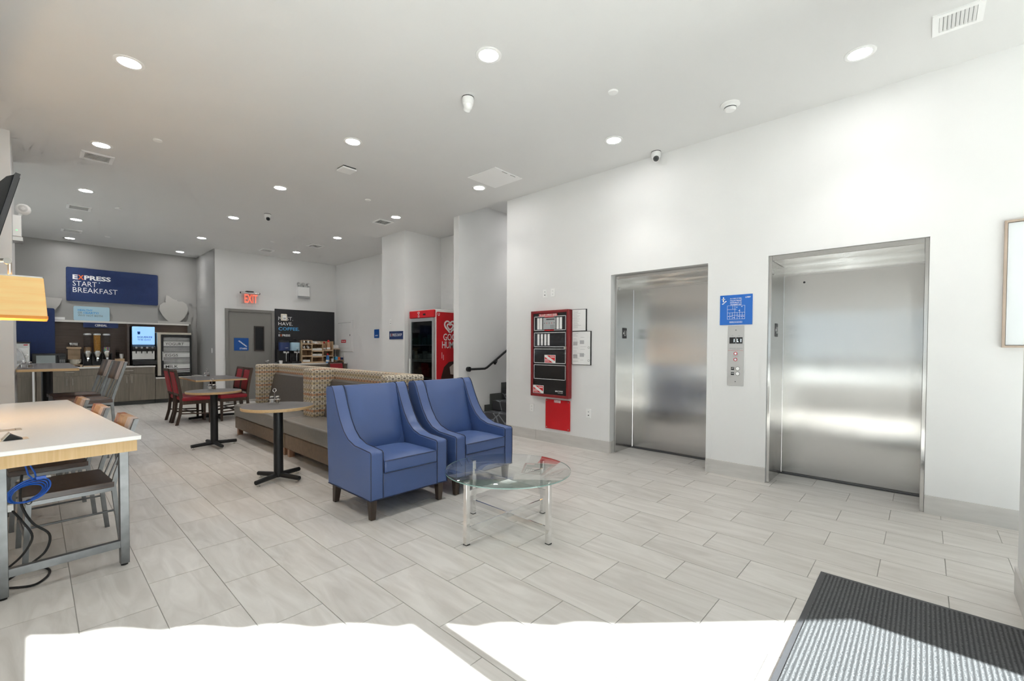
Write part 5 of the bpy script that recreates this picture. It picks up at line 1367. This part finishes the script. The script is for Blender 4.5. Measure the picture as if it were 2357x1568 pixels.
def bowl(loc, r, h, m, label, grp):
    return tag(obj('bowl', lathe(nb(), [(0, 0), (r*.5, 0), (r*.85, h*.45), (r, h), (r*.96, h), (r*.8, h*.5), (r*.45, .006), (0, .006)], 24), m, None, loc), label, 'bowl', grp)
for k in range(3): bowl((.615, 13.80, CT+.046+.022*k), .105, .075, 'cream', 'cream cereal bowl, %s of the stack on the wooden stand' % ('lowest', 'middle', 'topmost')[k], 'stacked cereal bowls')
gb = thing('packet_bowl', 'glass bowl of sugar packets on top of the wooden stand', 'bowl', (.605, 13.85, CT+.441))
obj('glass', lathe(nb(), [(0, 0), (.05, 0), (.085, .05), (.09, .09), (.087, .09), (.08, .05), (0, .008)], 24), 'tube_clear', gb)
for k in range(7):
    a = k*.9; obj('packet', bx(nb(), -.03, .03, -.004, .004, 0, .06, Matrix.Translation((.035*math.cos(a), .035*math.sin(a), .035)) @ Matrix.Rotation(a, 4, 'Z') @ Matrix.Rotation(.5, 4, 'X')), 'paper', gb, smooth=False)
mw = thing('microwave', 'black microwave oven on the breakfast bar', 'microwave', (-.03, 13.575, CT))
obj('case', bx(nb(), 0, .50, .03, .40, .01, .30), 'black_plastic', mw, bev=.008); d = obj('door', bx(nb(), .005, .385, 0, .03, .015, .295), 'black_plastic', mw, bev=.006)
obj('window', bx(nb(), .06, .34, -.003, .001, .05, .26), mat('mw_glass', (.30, .34, .34), .15), d, smooth=False); obj('control_panel', bx(nb(), .39, .495, 0, .03, .015, .295), 'black_plastic', mw, smooth=False)
for k in range(3):
    for j in range(4): obj('key', bx(nb(), .402+.03*k, .424+.03*k, -.004, .0, .04+.035*j, .062+.035*j), 'panel_grey', mw, smooth=False)
obj('clock', bx(nb(), .405, .485, -.003, 0, .22, .26), 'glass_dark', mw, smooth=False)
obj('handle', tube(nb(), [(.37, 0, .06), (.37, -.03, .07), (.37, -.03, .24), (.37, 0, .25)], .008, 8), 'black_plastic', d)
for x in (.05, .45):
    for y in (.08, .35): obj('foot', cyl(nb(), (x, y, 0), (x, y, .012), .015, seg=10), 'rubber', mw)
pk = thing('pancake_machine', 'stainless pancake machine with curved guard left of the microwave', 'machine', (-.345, 13.555, CT))
obj('case', bx(nb(), 0, .29, .04, .42, .02, .52), 'aluminium', pk, bev=.012); obj('top_cover', bx(nb(), -.01, .30, .02, .43, .52, .545), 'dark_grey', pk, bev=.006); obj('window', bx(nb(), .04, .26, .034, .041, .12, .42), 'chrome', pk, smooth=False)
obj('exit_chute', prism(nb(), [(-.08, .06), (.04, .12), (.04, .16), (-.08, .10)], .06, .23, 'yz'), 'chrome', pk, smooth=False)
obj('guard', tube(nb(), [(.0, -.05, .50), (.10, -.05, .44), (.17, -.05, .33), (.21, -.05, .2), (.235, -.05, .04)], .014, 8), 'aluminium', pk); flat(pk, 'maker_tag', .20, .26, .47, .49, 'bright_red', .037, .041)
for x in (.03, .26):
    for y in (.08, .38): obj('foot', cyl(nb(), (x, y, 0), (x, y, .022), .015, seg=10), 'rubber', pk)
cbx = thing('cup_box', 'small wooden cup holder with stacked cups beside the juice machine', 'cup holder', (1.28, 13.80, CT))
obj('box', bx(nb(), 0, .17, 0, .14, .03, .17), 'stand_wood', cbx, smooth=False); obj('tray', bx(nb(), -.01, .21, -.03, .16, 0, .03), 'stand_wood', cbx, smooth=False)
for k, (x, h, m) in enumerate(((.055, .20, 'clear plastic'), (.125, .11, 'white paper'))):
    for j in range(3):
        z = CT+.171+j*h*.22
        o = obj('stacked_cup', lathe(nb(), [(0, 0), (.027, 0), (.036, h*.55), (.038, h*.56), (.034, h*.54), (.025, .006), (0, .006)], 18), 'tube_clear' if k == 0 else 'paper', None, (1.28+x, 13.87, z)); tag(o, '%s cup, %s in the stack on the wooden cup holder' % (m, ('lowest', 'middle', 'topmost')[j]), 'cup', 'stacked cups by the juice machine')
jm = thing('juice_machine', 'juice dispenser with glowing blue front and four taps', 'juice machine', (1.575, 13.68, CT))
obj('case', bx(nb(), 0, .44, .10, .44, .02, .94), 'black_plastic', jm, bev=.01)
scx = obj('lit_panel', bx(nb(), .012, .428, .02, .10, .50, .93), 'juice_screen', jm, bev=.012)
text(scx, 'SQUEEZE', .10, .655, .045, mat('juice_text', (.01, .12, .5), .5) and 'juice_text', y=.018, w=.28, bold=.02); text(scx, 'THE DAY', .10, .595, .045, 'juice_text', y=.018, w=.255)
bm = nb(); prism(bm, [(.10, .81), (.155, .81), (.148, .745), (.107, .745)], .014, .019, 'xz'); obj('glass_symbol', bm, 'juice_text', scx, smooth=False)
obj('tap_hood', prism(nb(), [(.10, .50), (-.04, .45), (-.055, .40), (-.02, .35), (.10, .34)], .005, .435, 'yz'), 'black_plastic', jm, bev=.008)
for k in range(4):
    x = .07 + .10*k
    t_ = obj('tap', cyl(nb(), (x, -.04, .37), (x, -.035, .29), .013, .009), 'black_plastic', jm); obj('tap_button', cyl(nb(), (x, -.05, .43), (x, -.064, .428), .022, seg=16), 'panel_grey', t_)
obj('splash_plate', bx(nb(), .012, .428, .09, .10, .15, .34), 'aluminium', jm, smooth=False); obj('drip_tray', bx(nb(), -.005, .445, -.10, .10, .02, .13), 'black_plastic', jm, bev=.012)
for x in (.04, .40):
    for y in (.0, .40): obj('foot', cyl(nb(), (x, y, 0), (x, y, .025), .018, seg=10), 'rubber', jm)
mk = thing('milk_cooler', 'glass-door milk cooler striped with yogurt, eggs and milk labels', 'cooler', (2.05, 13.70, .626))
obj('case', bx(nb(), 0, .69, .03, .415, .03, 1.09), 'cream', mk, bev=.008)
obj('base', bx(nb(), .0, .69, .06, .41, 0, .03), 'black_plastic', mk, smooth=False)
obj('frame', bx(nb(), .0, .065, 0, .03, .03, 1.09), 'cream', mk, smooth=False)
dfm = nb()
for a in ((.075, .115, .04, 1.04), (.65, .685, .04, 1.04), (.115, .65, .04, .075), (.115, .65, .985, 1.04)): bx(dfm, a[0], a[1], -.02, .03, a[2], a[3])
df = obj('door_frame', dfm, 'black_plastic', mk, smooth=False)
obj('door_glass', bx(nb(), .115, .65, .0, .01, .075, .985), mat('cooler_back', (.03, .032, .033), .1), df, smooth=False)
for s, z in (('YOGURT', .755), ('EGGS', .475), ('MILK', .195)):
    b = flat(df, 'label_band', .118, .647, z, z+.105, 'paper', -.004, 0); text(b, s, .155, z+.022, .065, 'text_black', y=-.0055, w=.062*len(s), bold=.004)
for z0, z1 in ((.10, .19), (.305, .47), (.585, .75), (.865, .97)):
    z = z0; k = 0
    while z < z1 - .006:
        h = (.012, .005, .008, .004, .010)[k % 5]; flat(df, 'stripe', .118, .647, z, min(z+h, z1), 'paper', -.003, 0); z += h + (.008, .012, .006)[k % 3]; k += 1
obj('handle', bx(nb(), .09, .108, -.05, -.02, .40, .62), 'aluminium', df, smooth=False)
